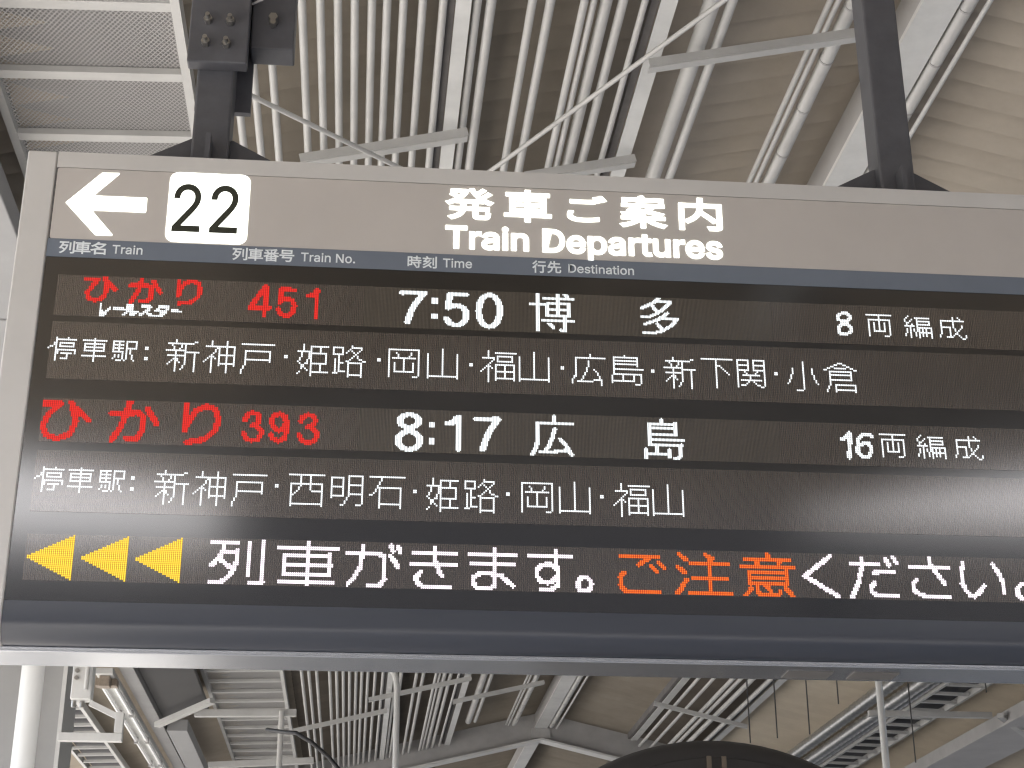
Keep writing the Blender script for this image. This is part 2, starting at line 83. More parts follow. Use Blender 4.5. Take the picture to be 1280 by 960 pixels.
# lit dots of the display, one entry per character: panel, colour, dot pitch, then row, first column, length of every run
WORDS = [
    ('p2','white',0.0043,[9,3,1,9,9,1,10,3,11,11,3,1,12,2,2,12,5,8,13,2,2,13,5,1,13,12,1,14,0,2,14,3,1,14,5,8,15,-1,1,15,3,1,16,3,11,17,3,2,17,13,1,18,3,2,18,6,6,18,13,1,19,3,1,19,9,1,20,3,1,20,9,1,21,3,1,21,6,4,22,3,1]),
    ('p2','white',0.0043,[9,23,1,10,17,13,11,23,1,12,18,11,13,18,1,13,23,1,13,28,1,14,18,11,15,18,1,15,23,1,15,28,1,16,18,11,17,23,1,18,23,1,19,17,13,20,23,1,21,23,1,22,23,1]),
    ('p2','white',0.0043,[10,33,6,10,40,6,11,33,1,11,36,1,11,40,1,11,45,1,12,33,6,12,40,1,12,45,1,13,33,1,13,36,1,13,40,1,13,45,1,14,33,6,14,40,6,15,33,1,15,36,1,15,40,1,15,42,1,16,33,6,16,40,1,16,42,1,17,38,1,17,40,1,17,42,1,18,34,1,18,36,1,18,38,1,18,40,1,18,43,1,19,34,1,19,36,1,19,38,1,19,40,1,19,43,1,20,33,1,20,38,1,20,40,1,20,43,1,21,35,3,21,39,1,21,44,1]),
    ('p2','white',0.0043,[13,50,2,14,50,2,19,50,2,20,50,2]),
    ('p2','white',0.0043,[8,66,1,9,66,1,9,76,2,10,62,14,11,64,1,11,69,1,11,71,1,12,65,1,12,69,1,12,71,1,13,65,1,13,68,1,13,71,1,14,61,11,15,66,1,15,71,8,16,66,1,16,71,1,16,76,1,17,62,10,17,76,1,18,66,1,18,71,1,18,76,1,19,65,3,19,71,1,19,76,1,20,64,1,20,66,2,20,71,1,20,76,1,21,63,1,21,66,1,21,68,1,21,71,1,21,76,1,22,62,1,22,66,1,22,71,1,22,76,1,23,66,1,23,70,1,23,76,1,24,66,1,24,70,1,24,76,1,25,66,1,25,69,1,25,76,1,26,66,1,26,76,1]),
    ('p2','white',0.0043,[8,85,1,8,93,1,9,85,1,9,93,1,10,85,1,10,93,1,11,82,16,12,88,2,12,93,1,12,97,1,13,87,1,13,89,1,13,93,1,13,97,1,14,87,1,14,89,1,14,93,1,14,97,1,15,86,1,15,89,1,15,93,1,15,97,1,16,85,1,16,89,9,17,84,3,17,89,1,17,93,1,17,97,1,18,83,1,18,85,1,18,87,1,18,89,1,18,93,1,18,97,1,19,82,1,19,85,1,19,89,1,19,93,1,19,97,1,20,81,1,20,85,1,20,89,1,20,93,1,20,97,1,21,85,1,21,89,9,22,85,1,22,89,1,22,93,1,22,97,1,23,85,1,23,93,1,24,85,1,24,93,1,25,85,1,25,93,1,26,85,1,26,93,1]),
    ('p2','white',0.0043,[9,101,18,13,103,14,14,103,1,14,116,1,15,103,1,15,116,1,16,103,1,16,116,1,17,103,1,17,116,1,18,103,14,19,103,1,19,116,1,20,103,1,21,103,1,22,102,1,23,102,1,24,101,1,25,101,1,26,101,1]),
    ('p2','white',0.0043,[15,124,2,16,124,2]),
    ('p2','white',0.0043,[8,134,1,9,134,1,9,138,10,10,134,1,10,138,1,10,143,1,11,134,1,11,138,1,11,143,1,12,131,8,12,143,1,13,133,1,13,137,10,14,133,1,14,137,2,14,146,1,15,133,1,15,137,2,15,146,1,16,132,1,16,137,2,16,146,1,17,132,1,17,136,1,17,138,1,17,146,1,18,131,1,18,136,1,18,138,1,18,146,1,19,132,1,19,135,2,19,138,9,20,133,2,20,138,1,20,143,1,21,133,2,21,138,1,21,143,1,22,133,1,22,135,1,22,138,1,22,143,1,23,136,1,23,138,1,23,143,1,24,132,1,24,138,10,25,131,1,25,138,1,26,138,1]),
    ('p2','white',0.0043,[8,160,1,9,150,6,9,160,6,10,150,1,10,155,1,10,159,1,10,165,1,11,150,1,11,155,1,11,158,1,11,160,1,11,164,1,12,150,1,12,155,1,12,157,1,12,161,1,12,163,1,13,150,6,13,162,1,14,153,1,14,161,1,14,163,1,15,153,1,15,160,1,15,163,1,16,151,1,16,153,1,16,159,1,16,164,2,17,151,1,17,153,1,17,157,2,17,166,2,18,151,1,18,153,3,18,158,8,19,151,1,19,153,1,19,158,1,19,165,1,20,151,1,20,153,1,20,158,1,20,165,1,21,151,1,21,153,1,21,158,1,21,165,1,22,151,1,22,153,1,22,158,1,22,165,1,23,151,1,23,153,4,23,158,1,23,165,1,24,150,3,24,158,1,24,165,1,25,158,8,26,158,1,26,165,1]),
    ('p2','white',0.0043,[15,174,2,16,174,2]),
    ('p2','white',0.0043,[9,180,17,10,180,1,10,196,1,11,180,1,11,184,1,11,192,1,11,196,1,12,180,1,12,185,1,12,192,1,12,196,1,13,180,1,13,185,1,13,191,1,13,196,1,14,180,1,14,182,13,14,196,1,15,180,1,15,188,1,15,196,1,16,180,1,16,188,1,16,196,1,17,180,1,17,183,1,17,188,1,17,193,1,17,196,1,18,180,1,18,183,1,18,188,1,18,193,1,18,196,1,19,180,1,19,183,1,19,188,1,19,193,1,19,196,1,20,180,1,20,183,1,20,188,1,20,193,1,20,196,1,21,180,1,21,183,1,21,188,1,21,193,1,21,196,1,22,180,1,22,183,11,22,196,1,23,180,1,23,196,1,24,180,1,24,196,1,25,180,1,25,193,3]),
    ('p2','white',0.0043,[8,209,1,9,209,1,10,209,1,11,201,1,11,209,1,11,217,1,12,201,1,12,209,1,12,217,1,13,201,1,13,209,1,13,217,1,14,201,1,14,209,1,14,217,1,15,201,1,15,209,1,15,217,1,16,201,1,16,209,1,16,217,1,17,201,1,17,209,1,17,217,1,18,201,1,18,209,1,18,217,1,19,201,1,19,209,1,19,217,1,20,201,1,20,209,1,20,217,1,21,201,1,21,209,1,21,217,1,22,201,1,22,209,1,22,217,1,23,201,1,23,209,1,23,217,1,24,201,17,25,201,1,25,217,1]),
    ('p2','white',0.0043,[16,224,2,17,224,2]),
    ('p2','white',0.0043,[8,234,1,9,234,1,9,238,12,10,234,1,11,234,1,11,239,9,12,231,7,12,239,1,12,247,1,13,237,1,13,239,1,13,247,1,14,236,1,14,239,9,15,235,1,16,234,1,16,238,11,17,233,3,17,238,1,17,243,1,17,248,1,18,232,1,18,234,1,18,236,1,18,238,1,18,243,1,18,248,1,19,231,1,19,234,1,19,238,1,19,243,1,19,248,1,20,230,1,20,234,1,20,238,11,21,234,1,21,238,1,21,243,1,21,248,1,22,234,1,22,238,1,22,243,1,22,248,1,23,234,1,23,238,1,23,243,1,23,248,1,24,234,1,24,238,11,25,234,1,25,238,1,25,248,1,26,234,1]),
    ('p2','white',0.0043,[8,259,1,9,259,1,10,259,1,11,251,1,11,259,1,11,267,1,12,251,1,12,259,1,12,267,1,13,251,1,13,259,1,13,267,1,14,251,1,14,259,1,14,267,1,15,251,1,15,259,1,15,267,1,16,251,1,16,259,1,16,267,1,17,251,1,17,259,1,17,267,1,18,251,1,18,259,1,18,267,1,19,251,1,19,259,1,19,267,1,20,251,1,20,259,1,20,267,1,21,251,1,21,259,1,21,267,1,22,251,1,22,259,1,22,267,1,23,251,1,23,259,1,23,267,1,24,251,17,25,251,1,25,267,1]),
    ('p2','white',0.0043,[16,274,2,17,274,2]),
    ('p2','white',0.0043,[8,290,1,9,290,1,10,282,17,11,282,1,12,282,1,12,289,1,13,282,1,13,289,1,14,282,1,14,289,1,15,282,1,15,289,1,16,282,1,16,288,1,17,282,1,17,288,1,17,292,1,18,282,1,18,288,1,18,293,1,19,282,1,19,287,1,19,294,1,20,282,1,20,287,1,20,294,1,21,281,2,21,286,1,21,295,1,22,281,1,22,286,1,22,295,1,23,280,1,23,285,1,23,292,5,24,280,1,24,283,9,24,296,1,25,280,1,25,296,1,26,296,1]),
    ('p2','white',0.0043,[8,309,1,9,303,14,10,303,1,10,316,1,11,303,14,12,303,1,12,316,1,13,303,14,14,303,1,14,316,1,15,303,1,16,303,17,17,303,1,18,303,1,19,303,16,20,302,1,20,308,1,20,314,1,20,318,1,21,302,1,21,308,1,21,314,1,21,318,1,22,302,1,22,308,1,22,314,1,22,318,1,23,302,13,23,318,1,24,302,1,24,318,1,25,315,3]),
    ('p2','white',0.0043,[16,324,2,17,324,2]),
    ('p2','white',0.0043,[8,336,1,9,336,1,9,346,2,10,332,14,11,334,1,11,339,1,11,341,1,12,335,1,12,339,1,12,341,1,13,335,1,13,338,1,13,341,1,14,331,11,15,336,1,15,341,8,16,336,1,16,341,1,16,346,1,17,332,10,17,346,1,18,336,1,18,341,1,18,346,1,19,335,3,19,341,1,19,346,1,20,334,1,20,336,2,20,341,1,20,346,1,21,333,1,21,336,1,21,338,1,21,341,1,21,346,1,22,332,1,22,336,1,22,341,1,22,346,1,23,336,1,23,340,1,23,346,1,24,336,1,24,340,1,24,346,1,25,336,1,25,339,1,25,346,1,26,336,1,26,346,1]),
    ('p2','white',0.0043,[8,352,18,9,360,1,10,360,1,11,360,1,12,360,3,13,360,1,13,363,1,14,360,1,14,364,1,15,360,1,15,365,1,16,360,1,16,366,1,17,360,1,17,367,1,18,360,1,19,360,1,20,360,1,21,360,1,22,360,1,23,360,1,24,360,1,25,360,1]),
    ('p2','white',0.0043,[8,372,7,8,381,7,9,372,1,9,378,1,9,381,1,9,387,1,10,372,1,10,378,1,10,381,1,10,387,1,11,372,7,11,381,7,12,372,1,12,378,1,12,381,1,12,387,1,13,372,1,13,378,1,13,381,1,13,387,1,14,372,7,14,381,7,15,372,1,15,376,1,15,383,1,15,387,1,16,372,1,16,377,1,16,382,1,16,387,1,17,372,1,17,375,10,17,387,1,18,372,1,18,379,1,18,387,1,19,372,1,19,379,1,19,387,1,20,372,1,20,374,12,20,387,1,21,372,1,21,378,1,21,381,1,21,387,1,22,372,1,22,377,1,22,382,1,22,387,1,23,372,1,23,374,3,23,383,2,23,387,1,24,372,1,24,385,2]),
    ('p2','white',0.0043,[15,393,2,16,393,2]),
    ('p2','white',0.0043,[8,409,1,9,409,1,10,409,1,11,409,1,12,403,1,12,409,1,12,414,1,13,403,1,13,409,1,13,414,1,14,403,1,14,409,1,14,414,1,15,403,1,15,409,1,15,414,1,16,402,1,16,409,1,16,415,1,17,402,1,17,409,1,17,415,1,18,402,1,18,409,1,18,415,1,19,401,1,19,409,1,19,416,1,20,401,1,20,409,1,20,416,1,21,400,1,21,409,1,21,417,1,22,409,1,23,409,1,24,409,1,25,405,4]),
    ('p2','white',0.0043,[8,429,3,9,427,2,9,432,2,10,425,2,10,434,2,11,423,2,11,427,7,11,436,2,12,421,2,12,438,2,13,424,13,14,424,1,14,436,1,15,424,13,16,424,1,16,436,1,17,424,1,17,436,1,18,424,13,19,424,1,20,424,1,21,424,1,21,427,12,22,423,1,22,427,1,22,438,1,23,423,1,23,427,1,23,438,1,24,422,1,24,427,12,25,422,1,25,427,1,25,438,1]),
    ('p4','white',0.0043,[9,4,1,9,10,1,10,4,11,11,4,1,12,3,2,12,6,8,13,3,2,13,6,1,13,13,1,14,1,2,14,4,1,14,6,8,15,0,1,15,4,1,16,4,11,17,4,2,17,14,1,18,4,2,18,7,6,18,14,1,19,4,1,19,10,1,20,4,1,20,10,1,21,4,1,21,7,4,22,4,1]),
    ('p4','white',0.0043,[9,23,1,10,17,13,11,23,1,12,18,11,13,18,1,13,23,1,13,28,1,14,18,11,15,18,1,15,23,1,15,28,1,16,18,11,17,23,1,18,23,1,19,17,13,20,23,1,21,23,1,22,23,1]),
    ('p4','white',0.0043,[10,33,6,10,40,6,11,33,1,11,36,1,11,40,1,11,45,1,12,33,6,12,40,1,12,45,1,13,33,1,13,36,1,13,40,1,13,45,1,14,33,6,14,40,6,15,33,1,15,36,1,15,40,1,15,42,1,16,33,6,16,40,1,16,42,1,17,38,1,17,40,1,17,42,1,18,34,1,18,36,1,18,38,1,18,40,1,18,43,1,19,34,1,19,36,1,19,38,1,19,40,1,19,43,1,20,33,1,20,38,1,20,40,1,20,43,1,21,35,3,21,39,1,21,44,1]),
    ('p4','white',0.0043,[13,49,2,14,49,2,19,49,2,20,49,2]),
    ('p4','white',0.0043,[9,66,1,10,66,1,10,76,2,11,62,14,12,64,1,12,69,1,12,71,1,13,65,1,13,69,1,13,71,1,14,65,1,14,68,1,14,71,1,15,61,11,16,66,1,16,71,8,17,66,1,17,71,1,17,76,1,18,62,10,18,76,1,19,66,1,19,71,1,19,76,1,20,65,3,20,71,1,20,76,1,21,64,1,21,66,2,21,71,1,21,76,1,22,63,1,22,66,1,22,68,1,22,71,1,22,76,1,23,62,1,23,66,1,23,71,1,23,76,1,24,66,1,24,70,1,24,76,1,25,66,1,25,70,1,25,76,1,26,66,1,26,69,1,26,76,1,27,66,1,27,76,1]),
    ('p4','white',0.0043,[9,85,1,9,93,1,10,85,1,10,93,1,11,85,1,11,93,1,12,82,16,13,88,2,13,93,1,13,97,1,14,87,1,14,89,1,14,93,1,14,97,1,15,87,1,15,89,1,15,93,1,15,97,1,16,86,1,16,89,1,16,93,1,16,97,1,17,85,1,17,89,9,18,84,3,18,89,1,18,93,1,18,97,1,19,83,1,19,85,1,19,87,1,19,89,1,19,93,1,19,97,1,20,82,1,20,85,1,20,89,1,20,93,1,20,97,1,21,81,1,21,85,1,21,89,1,21,93,1,21,97,1,22,85,1,22,89,9,23,85,1,23,89,1,23,93,1,23,97,1,24,85,1,24,93,1,25,85,1,25,93,1,26,85,1,26,93,1,27,85,1,27,93,1]),
    ('p4','white',0.0043,[10,101,18,14,103,14,15,103,1,15,116,1,16,103,1,16,116,1,17,103,1,17,116,1,18,103,1,18,116,1,19,103,14,20,103,1,20,116,1,21,103,1,22,103,1,23,102,1,24,102,1,25,101,1,26,101,1,27,101,1]),
    ('p4','white',0.0043,[15,123,2,16,123,2]),
    ('p4','white',0.0043,[9,130,19,10,136,1,10,141,1,11,136,1,11,141,1,12,136,1,12,141,1,13,136,1,13,141,1,14,131,17,15,131,1,15,136,1,15,141,1,15,147,1,16,131,1,16,135,1,16,141,1,16,147,1,17,131,1,17,135,1,17,141,1,17,147,1,18,131,1,18,134,1,18,142,6,19,131,1,19,133,1,19,147,1,20,131,2,20,147,1,21,131,1,21,147,1,22,131,1,22,147,1,23,131,1,23,147,1,24,131,1,24,147,1,25,131,17,26,131,1,26,147,1]),
    ('p4','white',0.0043,[9,161,8,10,152,7,10,161,1,10,168,1,11,152,1,11,158,1,11,161,1,11,168,1,12,152,1,12,158,1,12,161,1,12,168,1,13,152,1,13,158,1,13,161,1,13,168,1,14,152,1,14,158,1,14,161,8,15,152,7,15,161,1,15,168,1,16,152,1,16,158,1,16,161,1,16,168,1,17,152,1,17,158,1,17,161,1,17,168,1,18,152,1,18,158,1,18,161,1,18,168,1,19,152,1,19,158,1,19,161,8,20,152,7,20,161,1,20,168,1,21,152,1,21,160,1,21,168,1,22,160,1,22,168,1,23,159,1,23,168,1,24,159,1,24,168,1,25,157,2,25,165,3]),
    ('p4','white',0.0043,[9,172,19,10,178,1,11,178,1,12,177,1,13,177,1,14,176,1,15,176,13,16,175,1,16,177,1,16,188,1,17,175,1,17,177,1,17,188,1,18,174,1,18,177,1,18,188,1,19,172,2,19,177,1,19,188,1,20,177,1,20,188,1,21,177,1,21,188,1,22,177,1,22,188,1,23,177,1,23,188,1,24,177,12,25,177,1,25,188,1,26,177,1,26,188,1]),
    ('p4','white',0.0043,[16,195,2,17,195,2]),
    ('p4','white',0.0043,[9,205,1,10,205,1,10,209,10,11,205,1,11,209,1,11,214,1,12,205,1,12,209,1,12,214,1,13,202,8,13,214,1,14,204,1,14,208,10,15,204,1,15,208,2,15,217,1,16,204,1,16,208,2,16,217,1,17,203,1,17,208,2,17,217,1,18,203,1,18,207,1,18,209,1,18,217,1,19,202,1,19,207,1,19,209,1,19,217,1,20,203,1,20,206,2,20,209,9,21,204,2,21,209,1,21,214,1,22,204,2,22,209,1,22,214,1,23,204,1,23,206,1,23,209,1,23,214,1,24,207,1,24,209,1,24,214,1,25,203,1,25,209,10,26,202,1,26,209,1,27,209,1]),
    ('p4','white',0.0043,[9,232,1,10,222,6,10,232,6,11,222,1,11,227,1,11,231,1,11,237,1,12,222,1,12,227,1,12,230,1,12,232,1,12,236,1,13,222,1,13,227,1,13,229,1,13,233,1,13,235,1,14,222,6,14,234,1,15,225,1,15,233,1,15,235,1,16,225,1,16,232,1,16,235,1,17,223,1,17,225,1,17,231,1,17,236,2,18,223,1,18,225,1,18,229,2,18,238,2,19,223,1,19,225,3,19,230,8,20,223,1,20,225,1,20,230,1,20,237,1,21,223,1,21,225,1,21,230,1,21,237,1,22,223,1,22,225,1,22,230,1,22,237,1,23,223,1,23,225,1,23,230,1,23,237,1,24,223,1,24,225,4,24,230,1,24,237,1,25,222,3,25,230,1,25,237,1,26,230,8,27,230,1,27,237,1]),
    ('p4','white',0.0043,[16,244,2,17,244,2]),
    ('p4','white',0.0043,[10,252,17,11,252,1,11,268,1,12,252,1,12,256,1,12,264,1,12,268,1,13,252,1,13,257,1,13,264,1,13,268,1,14,252,1,14,257,1,14,263,1,14,268,1,15,252,1,15,254,13,15,268,1,16,252,1,16,260,1,16,268,1,17,252,1,17,260,1,17,268,1,18,252,1,18,255,1,18,260,1,18,265,1,18,268,1,19,252,1,19,255,1,19,260,1,19,265,1,19,268,1,20,252,1,20,255,1,20,260,1,20,265,1,20,268,1,21,252,1,21,255,1,21,260,1,21,265,1,21,268,1,22,252,1,22,255,1,22,260,1,22,265,1,22,268,1,23,252,1,23,255,11,23,268,1,24,252,1,24,268,1,25,252,1,25,268,1,26,252,1,26,265,3]),
    ('p4','white',0.0043,[9,280,1,10,280,1,11,280,1,12,272,1,12,280,1,12,288,1,13,272,1,13,280,1,13,288,1,14,272,1,14,280,1,14,288,1,15,272,1,15,280,1,15,288,1,16,272,1,16,280,1,16,288,1,17,272,1,17,280,1,17,288,1,18,272,1,18,280,1,18,288,1,19,272,1,19,280,1,19,288,1,20,272,1,20,280,1,20,288,1,21,272,1,21,280,1,21,288,1,22,272,1,22,280,1,22,288,1,23,272,1,23,280,1,23,288,1,24,272,1,24,280,1,24,288,1,25,272,17,26,272,1,26,288,1]),
    ('p4','white',0.0043,[16,294,2,17,294,2]),
    ('p4','white',0.0043,[9,305,1,10,305,1,10,309,12,11,305,1,12,305,1,12,310,9,13,302,7,13,310,1,13,318,1,14,308,1,14,310,1,14,318,1,15,307,1,15,310,9,16,306,1,17,305,1,17,309,11,18,304,3,18,309,1,18,314,1,18,319,1,19,303,1,19,305,1,19,307,1,19,309,1,19,314,1,19,319,1,20,302,1,20,305,1,20,309,1,20,314,1,20,319,1,21,301,1,21,305,1,21,309,11,22,305,1,22,309,1,22,314,1,22,319,1,23,305,1,23,309,1,23,314,1,23,319,1,24,305,1,24,309,1,24,314,1,24,319,1,25,305,1,25,309,11,26,305,1,26,309,1,26,319,1,27,305,1]),
    ('p4','white',0.0043,[9,330,1,10,330,1,11,330,1,12,322,1,12,330,1,12,338,1,13,322,1,13,330,1,13,338,1,14,322,1,14,330,1,14,338,1,15,322,1,15,330,1,15,338,1,16,322,1,16,330,1,16,338,1,17,322,1,17,330,1,17,338,1,18,322,1,18,330,1,18,338,1,19,322,1,19,330,1,19,338,1,20,322,1,20,330,1,20,338,1,21,322,1,21,330,1,21,338,1,22,322,1,22,330,1,22,338,1,23,322,1,23,330,1,23,338,1,24,322,1,24,330,1,24,338,1,25,322,17,26,322,1,26,338,1]),
    ('p1','white',0.0043,[5,448,15,6,455,1,7,455,1,8,449,13,9,449,1,9,455,1,9,461,1,10,449,1,10,452,1,10,455,1,10,458,1,10,461,1,11,449,1,11,452,1,11,455,1,11,458,1,11,461,1,12,449,1,12,452,1,12,455,1,12,458,1,12,461,1,13,449,1,13,452,1,13,455,1,13,458,1,13,461,1,14,449,1,14,452,1,14,455,1,14,458,1,14,461,1,15,449,1,15,452,7,15,461,1,16,449,1,16,461,1,17,449,1,17,461,1,18,449,1,18,458,3]),
    ('p1','white',0.0043,[5,472,1,6,471,1,6,476,9,7,470,1,7,474,1,7,477,1,8,470,1,8,473,1,8,477,8,9,471,2,9,477,1,9,484,1,10,471,1,10,474,1,10,477,8,11,470,6,11,477,1,12,473,1,12,477,9,13,471,1,13,473,1,13,475,1,13,477,2,13,480,1,13,482,1,13,485,1,14,471,1,14,473,1,14,475,1,14,477,2,14,480,1,14,482,1,14,485,1,15,471,1,15,473,1,15,476,1,15,478,8,16,470,1,16,473,1,16,476,1,16,478,1,16,480,1,16,482,1,16,485,1,17,470,1,17,473,1,17,476,1,17,478,1,17,480,1,17,482,1,17,485,1,18,473,1,18,478,1,18,485,1]),
    ('p1','white',0.0043,[5,498,1,5,501,1,6,498,1,6,502,1,7,491,14,8,491,1,8,498,1,9,491,1,9,498,1,10,491,1,10,498,1,10,503,1,11,491,6,11,498,1,11,503,1,12,491,1,12,496,1,12,499,1,12,502,1,13,491,1,13,496,1,13,499,1,13,501,1,14,491,1,14,496,1,14,500,1,15,491,1,15,496,1,15,499,2,16,490,1,16,496,1,16,498,1,16,501,1,16,505,1,17,490,1,17,494,4,17,502,1,17,505,1,18,503,2]),
    ('p3','white',0.0043,[5,449,15,6,456,1,7,456,1,8,450,13,9,450,1,9,456,1,9,462,1,10,450,1,10,453,1,10,456,1,10,459,1,10,462,1,11,450,1,11,453,1,11,456,1,11,459,1,11,462,1,12,450,1,12,453,1,12,456,1,12,459,1,12,462,1,13,450,1,13,453,1,13,456,1,13,459,1,13,462,1,14,450,1,14,453,1,14,456,1,14,459,1,14,462,1,15,450,1,15,453,7,15,462,1,16,450,1,16,462,1,17,450,1,17,462,1,18,450,1,18,459,3]),
    ('p3','white',0.0043,[5,472,1,6,471,1,6,476,9,7,470,1,7,474,1,7,477,1,8,470,1,8,473,1,8,477,8,9,471,2,9,477,1,9,484,1,10,471,1,10,474,1,10,477,8,11,470,6,11,477,1,12,473,1,12,477,9,13,471,1,13,473,1,13,475,1,13,477,2,13,480,1,13,482,1,13,485,1,14,471,1,14,473,1,14,475,1,14,477,2,14,480,1,14,482,1,14,485,1,15,471,1,15,473,1,15,476,1,15,478,8,16,470,1,16,473,1,16,476,1,16,478,1,16,480,1,16,482,1,16,485,1,17,470,1,17,473,1,17,476,1,17,478,1,17,480,1,17,482,1,17,485,1,18,473,1,18,478,1,18,485,1]),
    ('p3','white',0.0043,[5,499,1,5,502,1,6,499,1,6,503,1,7,492,14,8,492,1,8,499,1,9,492,1,9,499,1,10,492,1,10,499,1,10,504,1,11,492,6,11,499,1,11,504,1,12,492,1,12,497,1,12,500,1,12,503,1,13,492,1,13,497,1,13,500,1,13,502,1,14,492,1,14,497,1,14,501,1,15,492,1,15,497,1,15,500,2,16,491,1,16,497,1,16,499,1,16,502,1,16,506,1,17,491,1,17,495,4,17,503,1,17,506,1,18,504,2]),
    ('p1','white',0.0043,[4,434,4,5,432,7,6,431,3,6,437,3,7,431,2,7,438,2,8,431,2,8,437,3,9,431,8,10,433,5,11,433,5,12,432,7,13,431,3,13,437,3,14,431,2,14,438,2,15,431,2,15,438,2,16,431,2,16,437,3,17,431,8,18,432,5]),
    ('p3','white',0.0043,[4,432,1,5,431,3,6,430,4,7,429,5,8,427,7,9,427,3,9,431,3,10,431,3,11,431,3,12,431,2,13,431,2,14,431,2,15,431,2,16,430,3,17,430,3,18,430,3,19,430,3,20,431,1]),
    ('p3','white',0.0043,[5,439,6,6,438,8,7,437,3,7,444,2,8,436,3,9,436,2,10,436,2,10,439,5,11,436,8,12,436,4,12,442,3,13,435,3,13,443,2,14,435,3,14,443,2,15,435,3,15,443,2,16,435,3,16,442,3,17,436,3,17,442,2,18,437,7,19,438,5]),
    ('p1','red',0.0043,[0,24,3,1,14,9,1,24,3,2,14,9,2,24,4,3,19,3,3,25,4,4,18,4,4,25,5,5,18,3,5,25,6,6,17,3,6,25,7,7,17,3,7,25,3,7,29,4,8,16,3,8,25,3,8,30,2,9,15,3,9,25,3,10,15,3,10,25,2,11,16,2,11,24,3,12,16,3,12,23,4,13,16,10,14,17,8,15,20,2]),
    ('p1','red',0.0043,[0,44,2,1,44,2,1,50,3,2,43,3,2,50,3,3,39,10,3,51,3,4,38,16,5,38,17,6,43,2,6,49,3,6,53,3,7,42,3,7,49,3,7,53,3,8,42,3,8,49,3,8,54,3,9,41,3,9,49,3,9,55,1,10,41,3,10,49,3,11,40,3,11,49,3,12,40,3,12,48,4,13,39,3,13,44,7,14,39,3,14,44,6,15,39,2]),
    ('p1','red',0.0043,[0,64,2,0,69,6,1,64,2,1,67,10,2,64,2,2,67,4,2,73,4,3,64,5,3,75,2,4,64,4,4,75,3,5,64,4,5,75,3,6,64,3,6,75,3,7,64,3,7,75,3,8,64,3,8,75,3,9,64,3,9,75,2,10,64,2,10,74,3,11,73,3,12,71,4,13,65,9,14,65,8,15,65,2]),
    ('p1','white',0.0043,[16,24,1,17,24,1,18,24,1,18,29,1,19,24,1,19,28,2,20,24,2,20,27,2,21,24,4,22,24,4,23,24,3]),
    ('p1','white',0.0043,[18,31,6,19,31,7]),
    ('p1','white',0.0043,[16,38,4,17,38,4,18,38,4,19,38,4,20,38,7,21,37,2,21,40,4,22,36,2,22,40,3]),
    ('p1','white',0.0043,[16,46,5,17,46,6,18,49,2,19,48,3,20,47,3,21,45,3,21,49,3,22,45,2,22,50,3]),
    ('p1','white',0.0043,[16,55,6,17,55,6,18,54,2,18,59,2,19,53,7,20,56,4,21,56,3,22,53,5]),
    ('p1','white',0.0043,[18,62,4,19,62,6]),
    ('p1','red',0.0043,[1,111,2,2,110,4,3,110,4,4,109,5,5,108,6,6,108,6,7,107,7,8,107,3,8,111,3,9,106,3,9,111,3,10,105,4,10,111,3,11,105,3,11,111,3,12,104,4,12,111,3,13,104,3,13,111,3,14,103,13,15,103,13,16,103,12,17,111,2,18,111,2,19,111,2,20,111,2]),
    ('p1','red',0.0043,[2,120,6,3,119,10,4,119,10,5,119,3,6,119,3,7,119,3,8,119,7,9,119,9,10,119,9,11,119,3,11,126,3,12,119,2,12,126,3,13,127,3,14,119,1,14,126,3,15,118,3,15,126,3,16,118,3,16,126,3,17,119,3,17,125,4,18,119,9,19,120,7,20,122,4]),
    ('p1','red',0.0043,[2,139,2,3,138,4,4,138,4,5,136,5,6,134,7,7,134,7,8,139,2,9,139,2,10,139,2,11,139,2,12,139,2,13,139,2,14,139,2,15,139,2,16,139,2,17,139,2,18,139,2,19,139,2,20,139,2]),
    ('p3','red',0.0043,[1,0,10,1,13,3,2,0,11,2,13,4,3,0,11,3,14,3,4,0,10,4,14,5,5,5,4,5,14,6,6,4,4,6,14,7,7,3,4,7,15,7,8,2,4,8,15,8,9,2,3,9,15,9,10,1,4,10,16,3,10,21,4,11,1,3,11,16,3,11,22,4,12,1,3,12,16,4,12,23,3,13,0,4,13,16,3,14,0,3,14,16,3,15,0,3,15,15,4,16,0,3,16,15,3,17,0,4,17,15,3,18,1,3,18,14,4,19,1,4,19,12,5,20,2,6,20,10,7,21,2,14,22,4,10,23,7,4]),
    ('p3','red',0.0043,[0,43,4,1,43,4,2,43,3,3,43,3,3,53,3,4,42,4,4,53,3,5,42,9,5,53,4,6,35,17,6,54,4,7,34,19,7,54,4,8,35,13,8,49,5,8,55,4,9,41,4,9,51,3,9,56,4,10,41,3,10,51,3,10,56,4,11,41,3,11,51,3,11,57,4,12,40,4,12,51,3,12,58,3,13,40,3,13,51,3,13,58,3,14,40,3,14,51,3,15,39,4,15,51,3,16,39,3,16,51,3,17,38,4,17,50,4,18,37,4,18,50,3,19,37,4,19,49,4,20,36,4,20,43,9,21,36,4,21,43,9,22,36,3,22,44,7,23,36,2]),
    ('p3','red',0.0043,[0,73,3,0,84,2,1,73,3,1,82,7,2,73,3,2,80,11,3,73,3,3,78,13,4,73,3,4,78,5,4,88,4,5,73,3,5,77,4,5,89,3,6,73,3,6,77,3,6,89,3,7,73,7,7,89,4,8,73,6,8,90,3,9,73,6,9,90,3,10,73,5,10,90,3,11,73,5,11,89,4,12,73,4,12,89,4,13,73,4,13,89,3,14,73,3,14,89,3,15,73,3,15,88,4,16,73,3,16,87,4,17,86,4,18,85,4,19,82,6,20,77,10,21,75,11,22,74,10,23,75,4]),
